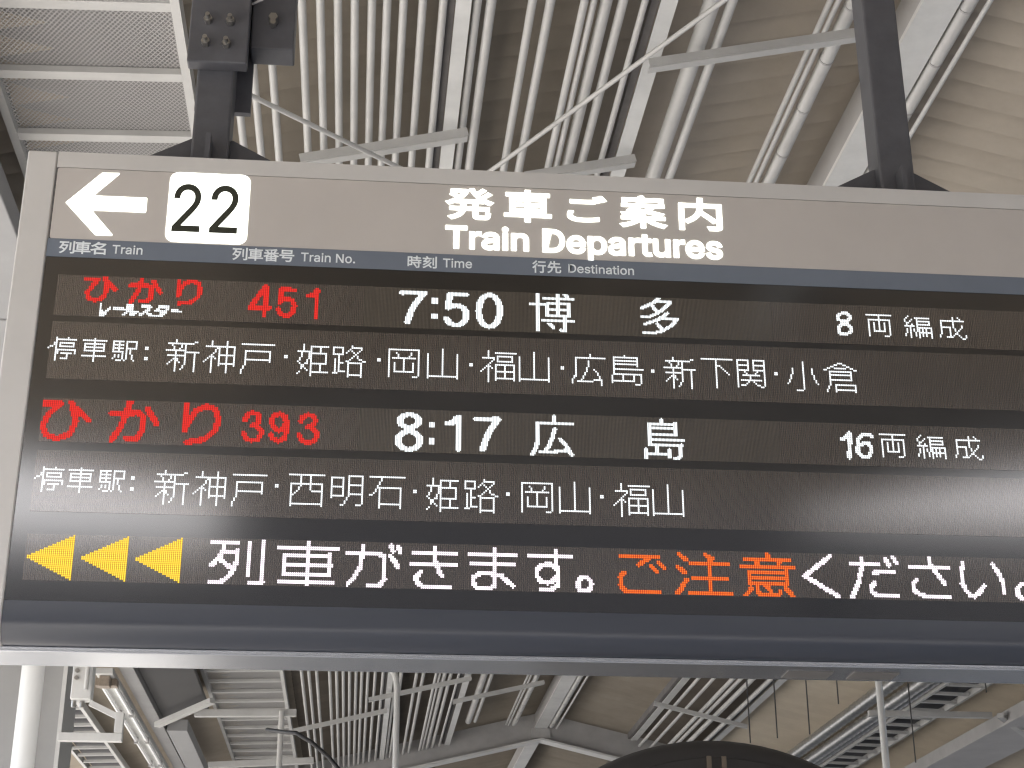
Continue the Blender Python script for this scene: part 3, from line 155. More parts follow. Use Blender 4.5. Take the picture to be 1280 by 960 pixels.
    ('p3','red',0.0043,[3,108,2,4,106,7,5,105,9,6,105,3,6,111,3,7,104,4,7,111,3,8,104,3,8,111,3,9,104,3,9,111,3,10,109,5,11,108,5,12,108,6,13,111,4,14,112,4,15,104,2,15,113,3,16,104,3,16,113,3,17,104,3,17,112,3,18,105,3,18,112,3,19,105,9,20,106,8,21,109,1]),
    ('p3','red',0.0043,[3,138,1,4,136,6,5,134,9,6,134,4,6,140,3,7,134,3,7,141,3,8,133,3,8,141,3,9,134,2,9,140,3,10,138,5,11,137,5,12,137,6,13,140,4,14,141,4,15,133,2,15,142,3,16,133,3,16,142,3,17,133,3,17,142,3,18,134,3,18,141,3,19,134,10,20,135,8,21,137,4]),
    ('p3','red',0.0043,[3,123,1,4,120,6,5,119,9,6,119,4,6,124,4,7,118,3,7,125,3,8,118,3,8,125,4,9,118,3,9,126,3,10,118,3,10,125,4,11,119,3,11,125,4,12,119,4,12,124,5,13,120,9,14,121,8,15,119,1,15,123,1,15,126,3,16,118,3,16,126,2,17,118,3,17,125,3,18,119,4,18,124,4,19,119,9,20,121,5,21,123,1]),
    ('p1','white',0.00323,[2,247,20,3,246,21,4,246,21,5,248,2,5,260,6,6,260,5,7,259,5,8,258,6,9,258,5,10,257,5,11,256,6,12,256,5,13,255,5,14,255,5,15,254,5,16,254,5,17,253,5,18,253,5,19,253,4,20,252,5,21,252,5,22,252,5,23,251,5,24,251,5,25,251,5,26,251,4,27,250,5,28,251,4]),
    ('p1','white',0.00323,[7,270,5,8,270,5,9,270,5,10,270,5,11,270,5,20,270,5,21,270,5,22,270,5,23,270,5]),
    ('p1','white',0.00323,[2,282,15,3,281,17,4,281,16,5,281,5,6,281,5,7,281,5,8,281,4,9,280,5,10,280,5,11,280,12,12,280,14,13,280,16,14,280,8,14,289,7,15,280,5,15,292,5,16,282,1,16,292,6,17,293,5,18,293,5,19,293,5,20,293,5,21,293,5,22,279,4,22,293,5,23,279,5,23,293,5,24,279,6,24,292,5,25,280,5,25,291,6,26,280,7,26,290,6,27,281,14,28,282,12,29,285,7]),
    ('p1','white',0.00323,[1,311,4,2,309,8,3,307,12,4,306,13,5,305,6,5,315,5,6,305,5,6,315,6,7,304,5,7,316,5,8,304,5,8,317,5,9,303,6,9,317,5,10,303,5,10,317,5,11,303,5,11,318,5,12,303,5,12,318,5,13,303,5,13,318,5,14,303,4,14,318,5,15,303,4,15,318,5,16,302,5,16,318,5,17,303,4,17,318,5,18,303,4,18,318,5,19,303,5,19,318,5,20,303,5,20,317,5,21,303,5,21,317,5,22,303,5,22,317,5,23,304,5,23,316,5,24,304,5,24,316,5,25,305,5,25,315,6,26,305,6,26,314,6,27,306,13,28,307,11,29,309,8,30,312,1]),
    ('p3','white',0.00323,[2,253,6,3,250,12,4,249,14,5,248,7,5,257,7,6,247,6,6,259,6,7,247,5,7,260,5,8,247,5,8,260,5,9,247,5,9,260,5,10,247,5,10,259,6,11,248,6,11,257,7,12,248,15,13,250,12,14,252,8,15,252,8,16,250,12,17,249,14,18,248,7,18,257,7,19,247,6,19,259,6,20,246,6,20,260,6,21,246,5,21,261,5,22,246,5,22,261,5,23,246,5,23,261,5,24,246,5,24,261,5,25,246,5,25,261,5,26,246,6,26,260,5,27,247,6,27,259,6,28,248,7,28,256,8,29,249,14,30,250,12,31,253,6]),
    ('p3','white',0.00323,[3,289,4,4,287,6,5,287,6,6,286,7,7,284,9,8,281,12,9,281,12,10,281,7,10,289,4,11,289,4,12,289,4,13,289,4,14,289,4,15,289,4,16,289,4,17,289,4,18,289,4,19,289,4,20,289,4,21,289,4,22,289,4,23,289,4,24,289,4,25,289,4,26,289,4,27,289,4,28,289,4,29,289,4,30,290,2]),
    ('p3','white',0.00323,[3,315,5,4,302,19,5,301,21,6,302,19,7,315,5,8,314,6,9,314,5,10,313,5,11,312,6,12,312,5,13,311,5,14,311,5,15,310,5,16,310,5,17,309,5,18,309,5,19,309,5,20,308,5,21,308,5,22,308,4,23,307,5,24,307,5,25,307,5,26,306,5,27,306,5,28,306,5,29,306,4]),
    ('p3','white',0.00323,[9,270,4,10,270,4,11,270,4,12,270,4,21,270,4,22,270,4,23,270,4,24,270,4,25,270,4]),
    ('p1','white',0.00323,[0,347,3,0,362,3,0,367,4,1,347,3,1,362,3,1,368,4,2,347,3,2,362,3,2,369,3,3,347,3,3,352,24,4,347,3,4,352,24,5,347,3,5,362,3,6,347,3,6,362,3,7,347,3,7,355,18,8,342,31,9,342,15,9,362,3,9,370,3,10,347,3,10,354,3,10,362,3,10,370,3,11,347,3,11,354,3,11,362,3,11,370,3,12,347,3,12,354,19,13,347,3,13,354,19,14,347,3,14,354,3,14,362,3,14,370,3,15,347,3,15,354,3,15,362,3,15,370,3,16,347,3,16,354,3,16,362,3,16,370,3,17,347,3,17,354,19,18,347,3,18,354,19,19,347,3,19,367,3,20,347,3,20,367,3,21,347,3,21,351,25,22,347,3,22,351,25,23,347,3,23,367,3,24,347,3,24,355,4,24,367,3,25,347,3,25,356,4,25,367,3,26,347,3,26,357,4,26,367,3,27,347,3,27,358,3,27,367,3,28,347,3,28,359,2,28,365,1,28,367,3,29,347,3,29,364,6,30,347,3,30,365,5]),
    ('p1','white',0.00323,[0,437,4,1,436,4,2,435,14,3,434,15,4,432,5,4,445,4,5,430,5,5,444,4,6,428,8,6,443,4,7,426,6,7,433,3,7,442,4,8,425,5,8,434,3,8,441,4,9,425,3,9,434,4,9,440,4,10,435,8,11,436,6,11,445,1,12,436,4,12,443,4,13,434,5,13,442,4,14,432,5,14,441,4,15,425,10,15,439,5,16,425,8,16,438,16,17,436,18,18,434,6,18,449,4,19,431,7,19,449,3,20,429,6,20,437,1,20,448,4,21,427,6,21,436,3,21,447,4,22,427,3,22,437,3,22,446,4,23,437,4,23,444,5,24,438,4,24,443,4,25,439,7,26,439,5,27,436,7,28,426,15,29,426,11]),
    ('p3','white',0.00323,[0,359,1,1,358,3,2,358,3,3,358,3,4,358,3,5,358,3,6,346,28,7,346,28,8,346,3,9,346,3,10,346,3,10,359,2,11,346,3,11,358,4,12,346,3,12,358,3,13,346,3,13,358,3,14,346,3,14,357,4,15,346,3,15,357,3,16,346,3,16,357,3,17,346,3,17,357,3,18,346,3,18,356,4,18,362,3,19,346,3,19,356,3,19,363,3,20,346,3,20,355,4,20,363,4,21,346,3,21,355,3,21,364,4,22,345,4,22,355,3,22,365,4,23,345,4,23,354,4,23,366,3,24,345,3,24,354,3,24,367,3,25,345,3,25,353,4,25,367,4,26,344,4,26,352,4,26,366,5,27,344,3,27,352,3,27,359,13,28,343,4,28,348,24,29,343,3,29,348,14,29,369,4,30,342,4,30,370,4,31,342,3,31,371,2]),
    ('p3','white',0.00323,[0,437,1,1,436,3,2,436,3,3,436,3,3,446,3,4,427,22,5,427,22,6,427,3,6,446,3,7,427,22,8,427,22,9,427,3,9,446,3,10,427,3,10,446,3,11,427,3,11,446,3,12,427,22,13,427,22,14,427,3,15,427,3,16,427,27,17,427,27,18,427,3,19,427,3,19,451,1,20,427,26,21,427,26,22,432,3,22,449,3,23,425,1,23,432,3,23,442,1,23,449,3,24,424,3,24,432,3,24,441,3,24,449,3,25,424,3,25,432,3,25,441,3,25,449,3,26,424,3,26,432,3,26,441,3,26,449,3,27,424,20,27,449,3,28,424,20,28,449,3,29,424,3,29,441,3,29,448,4,30,424,3,30,441,3,30,445,6,31,424,3,31,445,5]),
    ('p5','white2',0.0043,[0,118,2,1,92,15,1,111,2,1,118,2,2,92,15,2,111,2,2,118,2,3,98,2,3,111,2,3,118,2,4,98,2,4,111,2,4,118,2,5,98,2,5,105,2,5,111,2,5,118,2,6,97,10,6,111,2,6,118,2,7,97,10,7,111,2,7,118,2,8,96,3,8,105,2,8,111,2,8,118,2,9,96,3,9,105,2,9,111,2,9,118,2,10,95,4,10,105,2,10,111,2,10,118,2,11,94,6,11,105,2,11,111,2,11,118,2,12,93,3,12,97,4,12,104,3,12,111,2,12,118,2,13,92,4,13,99,4,13,104,3,13,111,2,13,118,2,14,92,3,14,100,6,14,111,2,14,118,2,15,101,5,15,111,2,15,118,2,16,103,3,16,111,2,16,118,2,17,102,3,17,111,2,17,118,2,18,102,3,18,111,2,18,118,2,19,101,3,19,111,2,19,118,2,20,100,3,20,118,2,21,98,4,21,118,2,22,92,9,22,112,9,23,92,8,23,112,8]),
    ('p5','white2',0.0043,[0,141,2,1,141,2,2,141,2,3,126,32,4,126,32,5,141,2,6,141,2,6,152,2,7,129,25,8,129,25,9,129,2,9,141,2,9,152,2,10,129,2,10,141,2,10,152,2,11,129,2,11,141,2,11,152,2,12,129,26,13,129,26,14,129,2,14,141,2,14,152,2,15,129,2,15,141,2,15,152,2,16,129,2,16,141,2,16,152,2,17,129,25,18,129,25,19,141,2,20,141,2,21,127,29,22,127,29,23,141,2]),
    ('p5','white2',0.0043,[0,184,1,1,169,2,1,183,3,1,187,2,2,169,2,2,183,3,2,187,3,3,169,2,3,184,2,3,187,3,4,169,2,4,184,3,4,188,2,5,161,19,5,185,1,5,188,2,6,161,21,6,183,2,7,168,3,7,178,4,7,183,3,8,168,3,8,180,2,8,184,3,9,168,2,9,180,2,9,184,4,10,168,2,10,180,2,10,185,3,11,168,2,11,180,2,11,186,3,12,168,2,12,180,2,12,186,3,13,167,3,13,180,2,13,187,2,14,167,3,14,180,2,15,166,3,15,180,2,16,166,2,16,180,2,17,165,3,17,180,2,18,165,2,18,180,2,19,164,3,19,180,3,20,163,3,20,179,3,21,162,3,21,178,3,22,162,2,22,172,9,23,162,1,23,172,8]),
    ('p5','white2',0.0043,[1,206,2,2,206,2,3,206,2,4,195,24,5,195,24,6,206,2,7,206,2,8,206,2,9,206,3,10,194,25,11,194,25,12,207,3,13,208,2,14,199,2,14,208,3,15,198,3,15,208,3,16,197,3,16,209,3,17,196,4,17,210,2,18,196,3,19,196,3,20,197,3,21,197,4,22,198,18,23,200,16]),
    ('p5','white2',0.0043,[1,237,2,2,237,2,3,237,2,4,224,26,5,224,26,6,237,2,7,237,2,8,237,2,9,225,24,10,225,24,11,237,2,12,237,2,13,237,2,14,229,10,15,228,15,16,226,5,16,236,7,17,226,3,17,237,2,17,241,4,18,226,2,18,237,2,18,242,4,19,226,2,19,237,2,19,243,4,20,226,3,20,237,2,20,244,4,21,226,3,21,236,3,21,246,3,22,227,12,22,247,1,23,228,9]),
    ('p5','white2',0.0043,[1,269,2,2,269,2,3,269,2,4,255,24,5,255,24,6,269,2,7,269,2,8,264,4,8,269,2,9,261,10,10,260,12,11,259,4,11,268,4,12,259,3,12,269,3,13,259,2,13,270,2,14,259,2,14,270,2,15,259,2,15,269,3,15,282,5,16,259,3,16,268,4,16,281,7,17,260,3,17,267,5,17,281,3,17,286,3,18,260,12,18,280,3,18,287,2,19,261,8,19,270,2,19,280,3,19,287,3,20,265,1,20,269,3,20,280,3,20,287,2,21,267,5,21,280,3,21,286,3,22,261,9,22,281,8,23,261,8,23,281,7]),
    ('p5','orange',0.0043,[3,303,22,4,303,22,5,316,4,6,314,5,6,323,2,7,313,4,7,323,3,8,312,4,8,319,2,8,324,3,9,313,1,9,319,3,9,325,3,10,320,3,10,326,2,11,321,3,12,304,3,12,322,2,13,303,4,14,303,3,15,302,3,16,303,2,17,303,2,18,303,2,19,302,3,20,303,3,21,303,4,22,304,21,23,305,20]),
    ('p5','orange',0.0043,[1,334,2,1,348,2,2,334,3,2,348,4,3,335,4,3,349,5,4,336,4,4,350,4,5,337,3,5,350,3,6,340,22,7,340,22,8,333,2,8,350,2,9,333,4,9,350,2,10,334,4,10,350,2,11,335,4,11,350,2,12,336,3,12,350,2,13,350,2,14,341,20,15,337,3,15,341,20,16,337,3,16,350,2,17,336,3,17,350,2,18,335,3,18,350,2,19,335,3,19,350,2,20,334,3,20,350,2,21,333,4,21,350,2,22,332,4,22,339,24,23,332,3,23,339,24]),
    ('p5','orange',0.0043,[0,381,2,1,381,3,2,381,3,3,369,26,4,369,26,5,375,3,5,387,3,6,375,3,6,387,2,7,367,30,8,367,30,9,391,2,10,371,22,11,371,22,12,371,2,12,391,2,13,371,22,14,371,22,15,371,2,15,391,2,16,371,22,17,371,22,18,372,1,18,375,2,18,379,4,18,390,2,19,371,3,19,375,2,19,380,3,19,390,3,20,371,3,20,375,2,20,381,3,20,387,2,20,390,4,21,370,3,21,375,3,21,382,2,21,387,2,21,391,4,22,369,3,22,375,14,22,392,3,23,368,3,23,376,12,23,393,3]),
    ('p5','white2',0.0043,[0,415,2,1,414,3,2,412,4,3,411,4,4,410,4,5,408,5,6,407,4,7,406,4,8,405,4,9,403,4,10,402,4,11,401,4,12,400,4,13,401,5,14,403,5,15,404,5,16,406,5,17,408,4,18,409,5,19,411,5,20,412,5,21,414,5,22,416,4,23,417,3]),
    ('p5','white2',0.0043,[0,449,2,1,432,2,1,445,2,1,449,3,2,432,2,2,445,3,2,450,2,3,432,2,3,445,3,3,450,3,4,426,17,4,446,3,4,451,2,5,426,17,5,446,3,6,432,2,6,447,1,7,431,3,8,431,3,8,439,12,9,431,2,9,438,13,10,430,3,10,438,4,11,430,3,12,430,2,13,430,2,14,429,3,14,438,2,15,429,3,15,437,3,16,428,3,16,436,4,17,428,3,17,436,3,18,427,3,18,436,2,19,427,3,19,436,2,20,426,3,20,436,4,21,426,3,21,437,15,22,425,3,22,438,14,23,425,3]),
    ('p5','white2',0.0043,[0,469,2,1,469,2,2,469,2,3,469,2,4,469,3,5,458,23,6,458,23,7,471,3,8,471,3,9,472,3,10,473,3,11,473,3,12,461,2,12,474,3,13,460,3,13,475,3,14,459,3,14,475,3,15,459,2,15,476,2,16,459,2,17,459,2,18,459,3,19,459,4,20,460,6,21,462,18,22,464,16]),
    ('p5','white2',0.0043,[2,487,2,2,504,1,3,487,2,3,503,3,4,487,2,4,504,2,5,486,3,5,504,3,6,486,3,6,505,3,7,486,2,7,505,3,8,486,2,8,506,3,9,486,2,9,506,3,10,486,2,10,507,2,11,486,2,11,507,3,12,486,2,12,507,3,13,486,2,13,508,2,14,485,3,14,498,1,14,508,2,15,486,3,15,497,3,15,508,2,16,486,3,16,496,3,16,508,2,17,487,2,17,495,3,17,508,2,18,487,3,18,494,4,18,508,2,19,488,3,19,493,4,19,508,2,20,489,7,21,489,5,22,492,1]),
    ('p5','white2',0.0043,[13,518,5,14,517,7,15,516,3,15,521,3,16,515,3,16,522,3,17,515,3,17,522,3,18,515,3,18,522,3,19,515,3,19,521,3,20,515,4,20,520,4,21,516,7,22,517,5]),
    ('p5','yellow',0.0043,[0,23,1,1,21,3,2,19,5,3,17,7,4,15,9,5,13,11,6,11,13,7,9,15,8,7,17,9,5,19,10,3,21,11,1,23,12,1,23,13,3,21,14,5,19,15,7,17,16,9,15,17,11,13,18,13,11,19,15,9,20,17,7,21,19,5,22,21,3,23,23,1]),
    ('p5','yellow',0.0043,[0,50,1,1,48,3,2,46,5,3,44,7,4,42,9,5,40,11,6,38,13,7,36,15,8,34,17,9,32,19,10,30,21,11,28,23,12,28,23,13,30,21,14,32,19,15,34,17,16,36,15,17,38,13,18,40,11,19,42,9,20,44,7,21,46,5,22,48,3,23,50,1]),
    ('p5','yellow',0.0043,[0,77,1,1,75,3,2,73,5,3,71,7,4,69,9,5,67,11,6,65,13,7,63,15,8,61,17,9,59,19,10,57,21,11,55,23,12,55,23,13,57,21,14,59,19,15,61,17,16,63,15,17,65,13,18,67,11,19,69,9,20,71,7,21,73,5,22,75,3,23,77,1]),
]


# ------------------------------------------------------------------ materials
MATS = {}
def mat(name, col, rough=0.6, metal=0.0, spec=0.5, noise=0.0, nscale=6.0, bump=0.0, bscale=200.0, coat=0.0, aniso=None):
    if name in MATS:
        return MATS[name]
    m = bpy.data.materials.new(name)
    m.use_nodes = True
    N, L = m.node_tree.nodes, m.node_tree.links
    b = N['Principled BSDF']
    b.inputs['Base Color'].default_value = (*col, 1)
    b.inputs['Roughness'].default_value = rough
    b.inputs['Metallic'].default_value = metal
    b.inputs['Specular IOR Level'].default_value = spec
    b.inputs['Coat Weight'].default_value = coat
    tc = N.new('ShaderNodeTexCoord')
    if noise:
        n = N.new('ShaderNodeTexNoise')
        n.inputs['Scale'].default_value = nscale
        n.inputs['Detail'].default_value = 6
        n.inputs['Roughness'].default_value = 0.65
        L.new(tc.outputs['Object'], n.inputs['Vector'])
        r = N.new('ShaderNodeValToRGB')
        r.color_ramp.elements[0].position = 0.32
        r.color_ramp.elements[1].position = 0.68
        lo = tuple(c * (1 - noise) for c in col)
        hi = tuple(min(1, c * (1 + noise * 0.6)) for c in col)
        r.color_ramp.elements[0].color = (*lo, 1)
        r.color_ramp.elements[1].color = (*hi, 1)
        L.new(n.outputs['Fac'], r.inputs['Fac'])
        L.new(r.outputs[0], b.inputs['Base Color'])
        mr = N.new('ShaderNodeMapRange')
        mr.inputs['To Min'].default_value = max(0.02, rough - 0.08)
        mr.inputs['To Max'].default_value = min(1, rough + 0.1)
        L.new(n.outputs['Fac'], mr.inputs['Value'])
        L.new(mr.outputs[0], b.inputs['Roughness'])
    if bump:
        n2 = N.new('ShaderNodeTexNoise')
        n2.inputs['Scale'].default_value = bscale
        L.new(tc.outputs['Object'], n2.inputs['Vector'])
        bp = N.new('ShaderNodeBump')
        bp.inputs['Strength'].default_value = bump
        bp.inputs['Distance'].default_value = 0.002
        L.new(n2.outputs['Fac'], bp.inputs['Height'])
        L.new(bp.outputs[0], b.inputs['Normal'])
    MATS[name] = m
    return m

def emis(name, col, strength, base=0.02):
    if name in MATS:
        return MATS[name]
    m = bpy.data.materials.new(name)
    m.use_nodes = True
    b = m.node_tree.nodes['Principled BSDF']
    b.inputs['Base Color'].default_value = (base, base, base, 1)
    b.inputs['Emission Color'].default_value = (*col, 1)
    b.inputs['Emission Strength'].default_value = strength
    b.inputs['Roughness'].default_value = 0.5
    b.inputs['Specular IOR Level'].default_value = 0.15
    MATS[name] = m
    return m

def led_off_material(name, pitch_x, pitch_z, col, ox, oz):
    """unlit dot matrix behind its cover: rows and columns of small dark lenses"""
    m = bpy.data.materials.new(name)
    m.use_nodes = True
    N, L = m.node_tree.nodes, m.node_tree.links
    b = N['Principled BSDF']
    tc = N.new('ShaderNodeTexCoord')
    sp = N.new('ShaderNodeSeparateXYZ')
    L.new(tc.outputs['Object'], sp.inputs[0])
    def cell(sock, off, pitch, lo, hi):
        a = N.new('ShaderNodeMath'); a.operation = 'SUBTRACT'; a.inputs[1].default_value = off
        L.new(sock, a.inputs[0])
        d = N.new('ShaderNodeMath'); d.operation = 'MULTIPLY'; d.inputs[1].default_value = 2 * math.pi / pitch
        L.new(a.outputs[0], d.inputs[0])
        c = N.new('ShaderNodeMath'); c.operation = 'COSINE'
        L.new(d.outputs[0], c.inputs[0])
        mr = N.new('ShaderNodeMapRange')
        mr.inputs['From Min'].default_value = -1; mr.inputs['From Max'].default_value = 1
        mr.inputs['To Min'].default_value = hi; mr.inputs['To Max'].default_value = lo
        L.new(c.outputs[0], mr.inputs['Value'])
        return mr.outputs[0]
    px = cell(sp.outputs['X'], ox, pitch_x, 0.62, 1.25)
    pz = cell(sp.outputs['Z'], oz, pitch_z, 0.85, 1.1)
    mu = N.new('ShaderNodeMath'); mu.operation = 'MULTIPLY'
    L.new(px, mu.inputs[0]); L.new(pz, mu.inputs[1])
    n = N.new('ShaderNodeTexNoise'); n.inputs['Scale'].default_value = 3.0
    L.new(tc.outputs['Object'], n.inputs['Vector'])
    mr = N.new('ShaderNodeMapRange'); mr.inputs['To Min'].default_value = 0.8; mr.inputs['To Max'].default_value = 1.2
    L.new(n.outputs['Fac'], mr.inputs['Value'])
    m2 = N.new('ShaderNodeMath'); m2.operation = 'MULTIPLY'
    L.new(mu.outputs[0], m2.inputs[0]); L.new(mr.outputs[0], m2.inputs[1])
    cm = N.new('ShaderNodeMix'); cm.data_type = 'RGBA'; cm.blend_type = 'MULTIPLY'
    cm.inputs['Factor'].default_value = 1.0
    cm.inputs['A'].default_value = (*col, 1)
    L.new(m2.outputs[0], cm.inputs['B'])
    L.new(cm.outputs['Result'], b.inputs['Base Color'])
    b.inputs['Roughness'].default_value = GLASS_R
    b.inputs['Specular IOR Level'].default_value = GLASS_S
    b.inputs['IOR'].default_value = GLASS_IOR
    return m
GLASS_R, GLASS_S, GLASS_IOR = 0.12, 1.0, 1.7

M_FRAME = mat('satin_silver_paint', (0.58, 0.565, 0.54), 0.42, 0.0, 0.5, 0.05, 5, 0.05, 900)
M_HEAD = mat('taupe_header_film', (0.53, 0.495, 0.46), 0.5, 0.0, 0.45, 0.04, 4, 0.04, 1200)
M_BAND = mat('slate_blue_film', (0.165, 0.19, 0.23), 0.5, 0, 0.4, 0.05, 8)
M_BLACK = mat('black_display_cover', (0.005, 0.005, 0.006), GLASS_R, 0, GLASS_S)
M_BLACK.node_tree.nodes['Principled BSDF'].inputs['IOR'].default_value = GLASS_IOR
M_LIP = mat('smoked_lower_cover', (0.048, 0.054, 0.070), 0.3, 0, 0.8)
M_GROOVE = mat('dark_joint', (0.05, 0.045, 0.045), 0.8)
M_SILL = mat('brushed_aluminium', (0.52, 0.535, 0.56), 0.27, 0.75, 0.5)
M_GRILLE = mat('perforated_grille', (0.22, 0.21, 0.20), 0.6, 0.3)
M_POST = mat('charcoal_paint', (0.092, 0.093, 0.103), 0.45, 0, 0.5, 0.2, 14, 0.1, 300)
M_BOLT = mat('zinc_bolt', (0.36, 0.35, 0.33), 0.35, 0.9)
M_WHITE = mat('white_pipe_paint', (0.53, 0.525, 0.505), 0.45, 0, 0.5, 0.12, 3)
M_WHITE2 = mat('white_steel_paint', (0.66, 0.66, 0.64), 0.4, 0, 0.5, 0.16, 2.2)
M_GREYP = mat('grey_steel_paint', (0.42, 0.41, 0.40), 0.5, 0, 0.5, 0.15, 2.5)
M_REFLECT = mat('white_reflector', (0.85, 0.85, 0.86), 0.6)  # sunlit slopes of the added glare helper
M_PIPEW = mat('glossy_white_pipe', (0.84, 0.85, 0.84), 0.3, 0, 0.5)
M_COLUMN = mat('column_paint', (0.36, 0.36, 0.355), 0.5, 0, 0.5, 0.08, 2)
M_DUCT = mat('grey_duct_sheet', (0.30, 0.30, 0.30), 0.5, 0, 0.5, 0.12, 1.5)
M_POLE = mat('grey_pole_paint', (0.45, 0.45, 0.44), 0.45)
M_CHAN = mat('dull_grey_steel', (0.24, 0.235, 0.23), 0.45, 0, 0.5, 0.25, 2)
M_DARKSTEEL = mat('dark_steel', (0.075, 0.073, 0.072), 0.5, 0, 0.5, 0.2, 3)
M_WEB = mat('shaded_channel_web', (0.17, 0.16, 0.155), 0.7, 0, 0.4, 0.25, 5)  # shade inside the channel is put into the web colour
M_GALV = mat('galvanised_steel', (0.52, 0.52, 0.51), 0.35, 0.85, 0.5, 0.25, 25)
M_DOME = mat('matt_black_shell', (0.030, 0.027, 0.026), 0.5, 0, 0.4, 0.15, 5)
M_RIB = mat('dark_bronze_rib', (0.12, 0.095, 0.07), 0.45)
M_CABLE = mat('black_rubber', (0.012, 0.012, 0.014), 0.5)
M_BROWN = mat('aged_lamp_holder', (0.30, 0.25, 0.20), 0.6, 0, 0.4, 0.2, 30)
M_TUBE = mat('lamp_tube_glass', (0.88, 0.88, 0.86), 0.2)
M_CONC = mat('platform_paving', (0.40, 0.39, 0.375), 0.85, 0, 0.3, 0.2, 0.8)
M_BALLAST = mat('track_ballast', (0.50, 0.49, 0.47), 0.95, 0, 0.2, 0.35, 1.5)
M_PALE = mat('pale_bounce_strip', (0.50, 0.50, 0.49), 0.85, 0, 0.3, 0.12, 1.2)  # for the added strip that brightens the sill reflection
M_DARKB = mat('dark_ballast', (0.10, 0.10, 0.10), 0.95, 0, 0.2, 0.35, 1.5)
M_DIMFLOOR = mat('dim_floor', (0.08, 0.078, 0.075), 0.9, 0, 0.3, 0.25, 0.8)  # dark far floor, added to weaken bounce light
M_BLOCK = mat('dark_glare_block', (0.06, 0.06, 0.065), 0.8, 0, 0.3, 0.1, 0.5)  # dark mass of the added glare helper
E_HEAD = emis('backlit_white', (0.98, 1.0, 0.90), 1.3)
E_WHITE = emis('led_white', (0.93, 0.98, 1.0), 0.50)
E_WHITE2 = emis('led_warm_white', (1.0, 0.88, 0.97), 0.62)
E_RED = emis('led_red', (1.0, 0.03, 0.018), 0.32)
E_REDLENS = emis('led_red_lens', (1.0, 0.006, 0.008), 0.20)
E_ORANGE = emis('led_orange', (1.0, 0.22, 0.02), 0.36)
E_ORANGELENS = emis('led_orange_lens', (1.0, 0.015, 0.006), 0.22)
E_YELLOW = emis('led_yellow', (1.0, 0.75, 0.06), 0.42)
E_YELLOWLENS = emis('led_yellow_lens', (1.0, 0.45, 0.015), 0.27)
M_INK = mat('dark_numeral_film', (0.03, 0.032, 0.02), 0.6)
M_LABEL = mat('pale_label_print', (0.82, 0.86, 0.88), 0.6)

def roof_material(name, lo, hi):
    m = bpy.data.materials.new(name)
    m.use_nodes = True
    N, L = m.node_tree.nodes, m.node_tree.links
    b = N['Principled BSDF']
    tc = N.new('ShaderNodeTexCoord')
    mp = N.new('ShaderNodeMapping'); mp.inputs['Scale'].default_value = (0.8, 1.0, 1)
    L.new(tc.outputs['Object'], mp.inputs[0])
    n = N.new('ShaderNodeTexNoise'); n.inputs['Scale'].default_value = 1.6; n.inputs['Detail'].default_value = 8; n.inputs['Roughness'].default_value = 0.7
    L.new(mp.outputs[0], n.inputs['Vector'])
    r = N.new('ShaderNodeValToRGB')
    r.color_ramp.elements[0].position = 0.35; r.color_ramp.elements[0].color = (*lo, 1)
    r.color_ramp.elements[1].position = 0.66; r.color_ramp.elements[1].color = (*hi, 1)
    L.new(n.outputs['Fac'], r.inputs['Fac'])
    L.new(r.outputs[0], b.inputs['Base Color'])
    b.inputs['Roughness'].default_value = 0.7
    return m
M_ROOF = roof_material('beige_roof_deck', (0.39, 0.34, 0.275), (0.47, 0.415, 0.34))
M_ROOFSHADE = roof_material('deep_shade_deck', (0.135, 0.115, 0.093), (0.19, 0.165, 0.135))  # the beige deck again, deep shade put into its colour
M_ROOFHALFSHADE = roof_material('half_shade_deck', (0.255, 0.222, 0.178), (0.33, 0.29, 0.235))  # the beige deck darkened partway, shade put into its colour
M_ROOFLIT = roof_material('lit_roof_deck', (0.52, 0.455, 0.36), (0.62, 0.55, 0.44))  # the beige deck lightened, stronger light put into its colour

def mesh_material():
    """expanded metal sheet: diagonal strands with real holes between them"""
    m = bpy.data.materials.new('expanded_metal')
    m.use_nodes = True
    N, L = m.node_tree.nodes, m.node_tree.links
    b = N['Principled BSDF']
    b.inputs['Base Color'].default_value = (0.42, 0.41, 0.40, 1)
    b.inputs['Roughness'].default_value = 0.5
    tc = N.new('ShaderNodeTexCoord')
    sp = N.new('ShaderNodeSeparateXYZ'); L.new(tc.outputs['Object'], sp.inputs[0])
    def wave(kx, ky):
        a = N.new('ShaderNodeMath'); a.operation = 'MULTIPLY'; a.inputs[1].default_value = kx; L.new(sp.outputs['X'], a.inputs[0])
        c = N.new('ShaderNodeMath'); c.operation = 'MULTIPLY'; c.inputs[1].default_value = ky; L.new(sp.outputs['Y'], c.inputs[0])
        d = N.new('ShaderNodeMath'); d.operation = 'ADD'; L.new(a.outputs[0], d.inputs[0]); L.new(c.outputs[0], d.inputs[1])
        s = N.new('ShaderNodeMath'); s.operation = 'SINE'; L.new(d.outputs[0], s.inputs[0])
        ab = N.new('ShaderNodeMath'); ab.operation = 'ABSOLUTE'; L.new(s.outputs[0], ab.inputs[0])
        return ab.outputs[0]
    kx, ky = math.pi / 0.020, math.pi / 0.028
    mn = N.new('ShaderNodeMath'); mn.operation = 'MINIMUM'
    L.new(wave(kx, ky), mn.inputs[0]); L.new(wave(kx, -ky), mn.inputs[1])
    gt = N.new('ShaderNodeMath'); gt.operation = 'LESS_THAN'; gt.inputs[1].default_value = 0.40
    L.new(mn.outputs[0], gt.inputs[0])
    L.new(gt.outputs[0], b.inputs['Alpha'])
    return m
M_MESH = mesh_material()

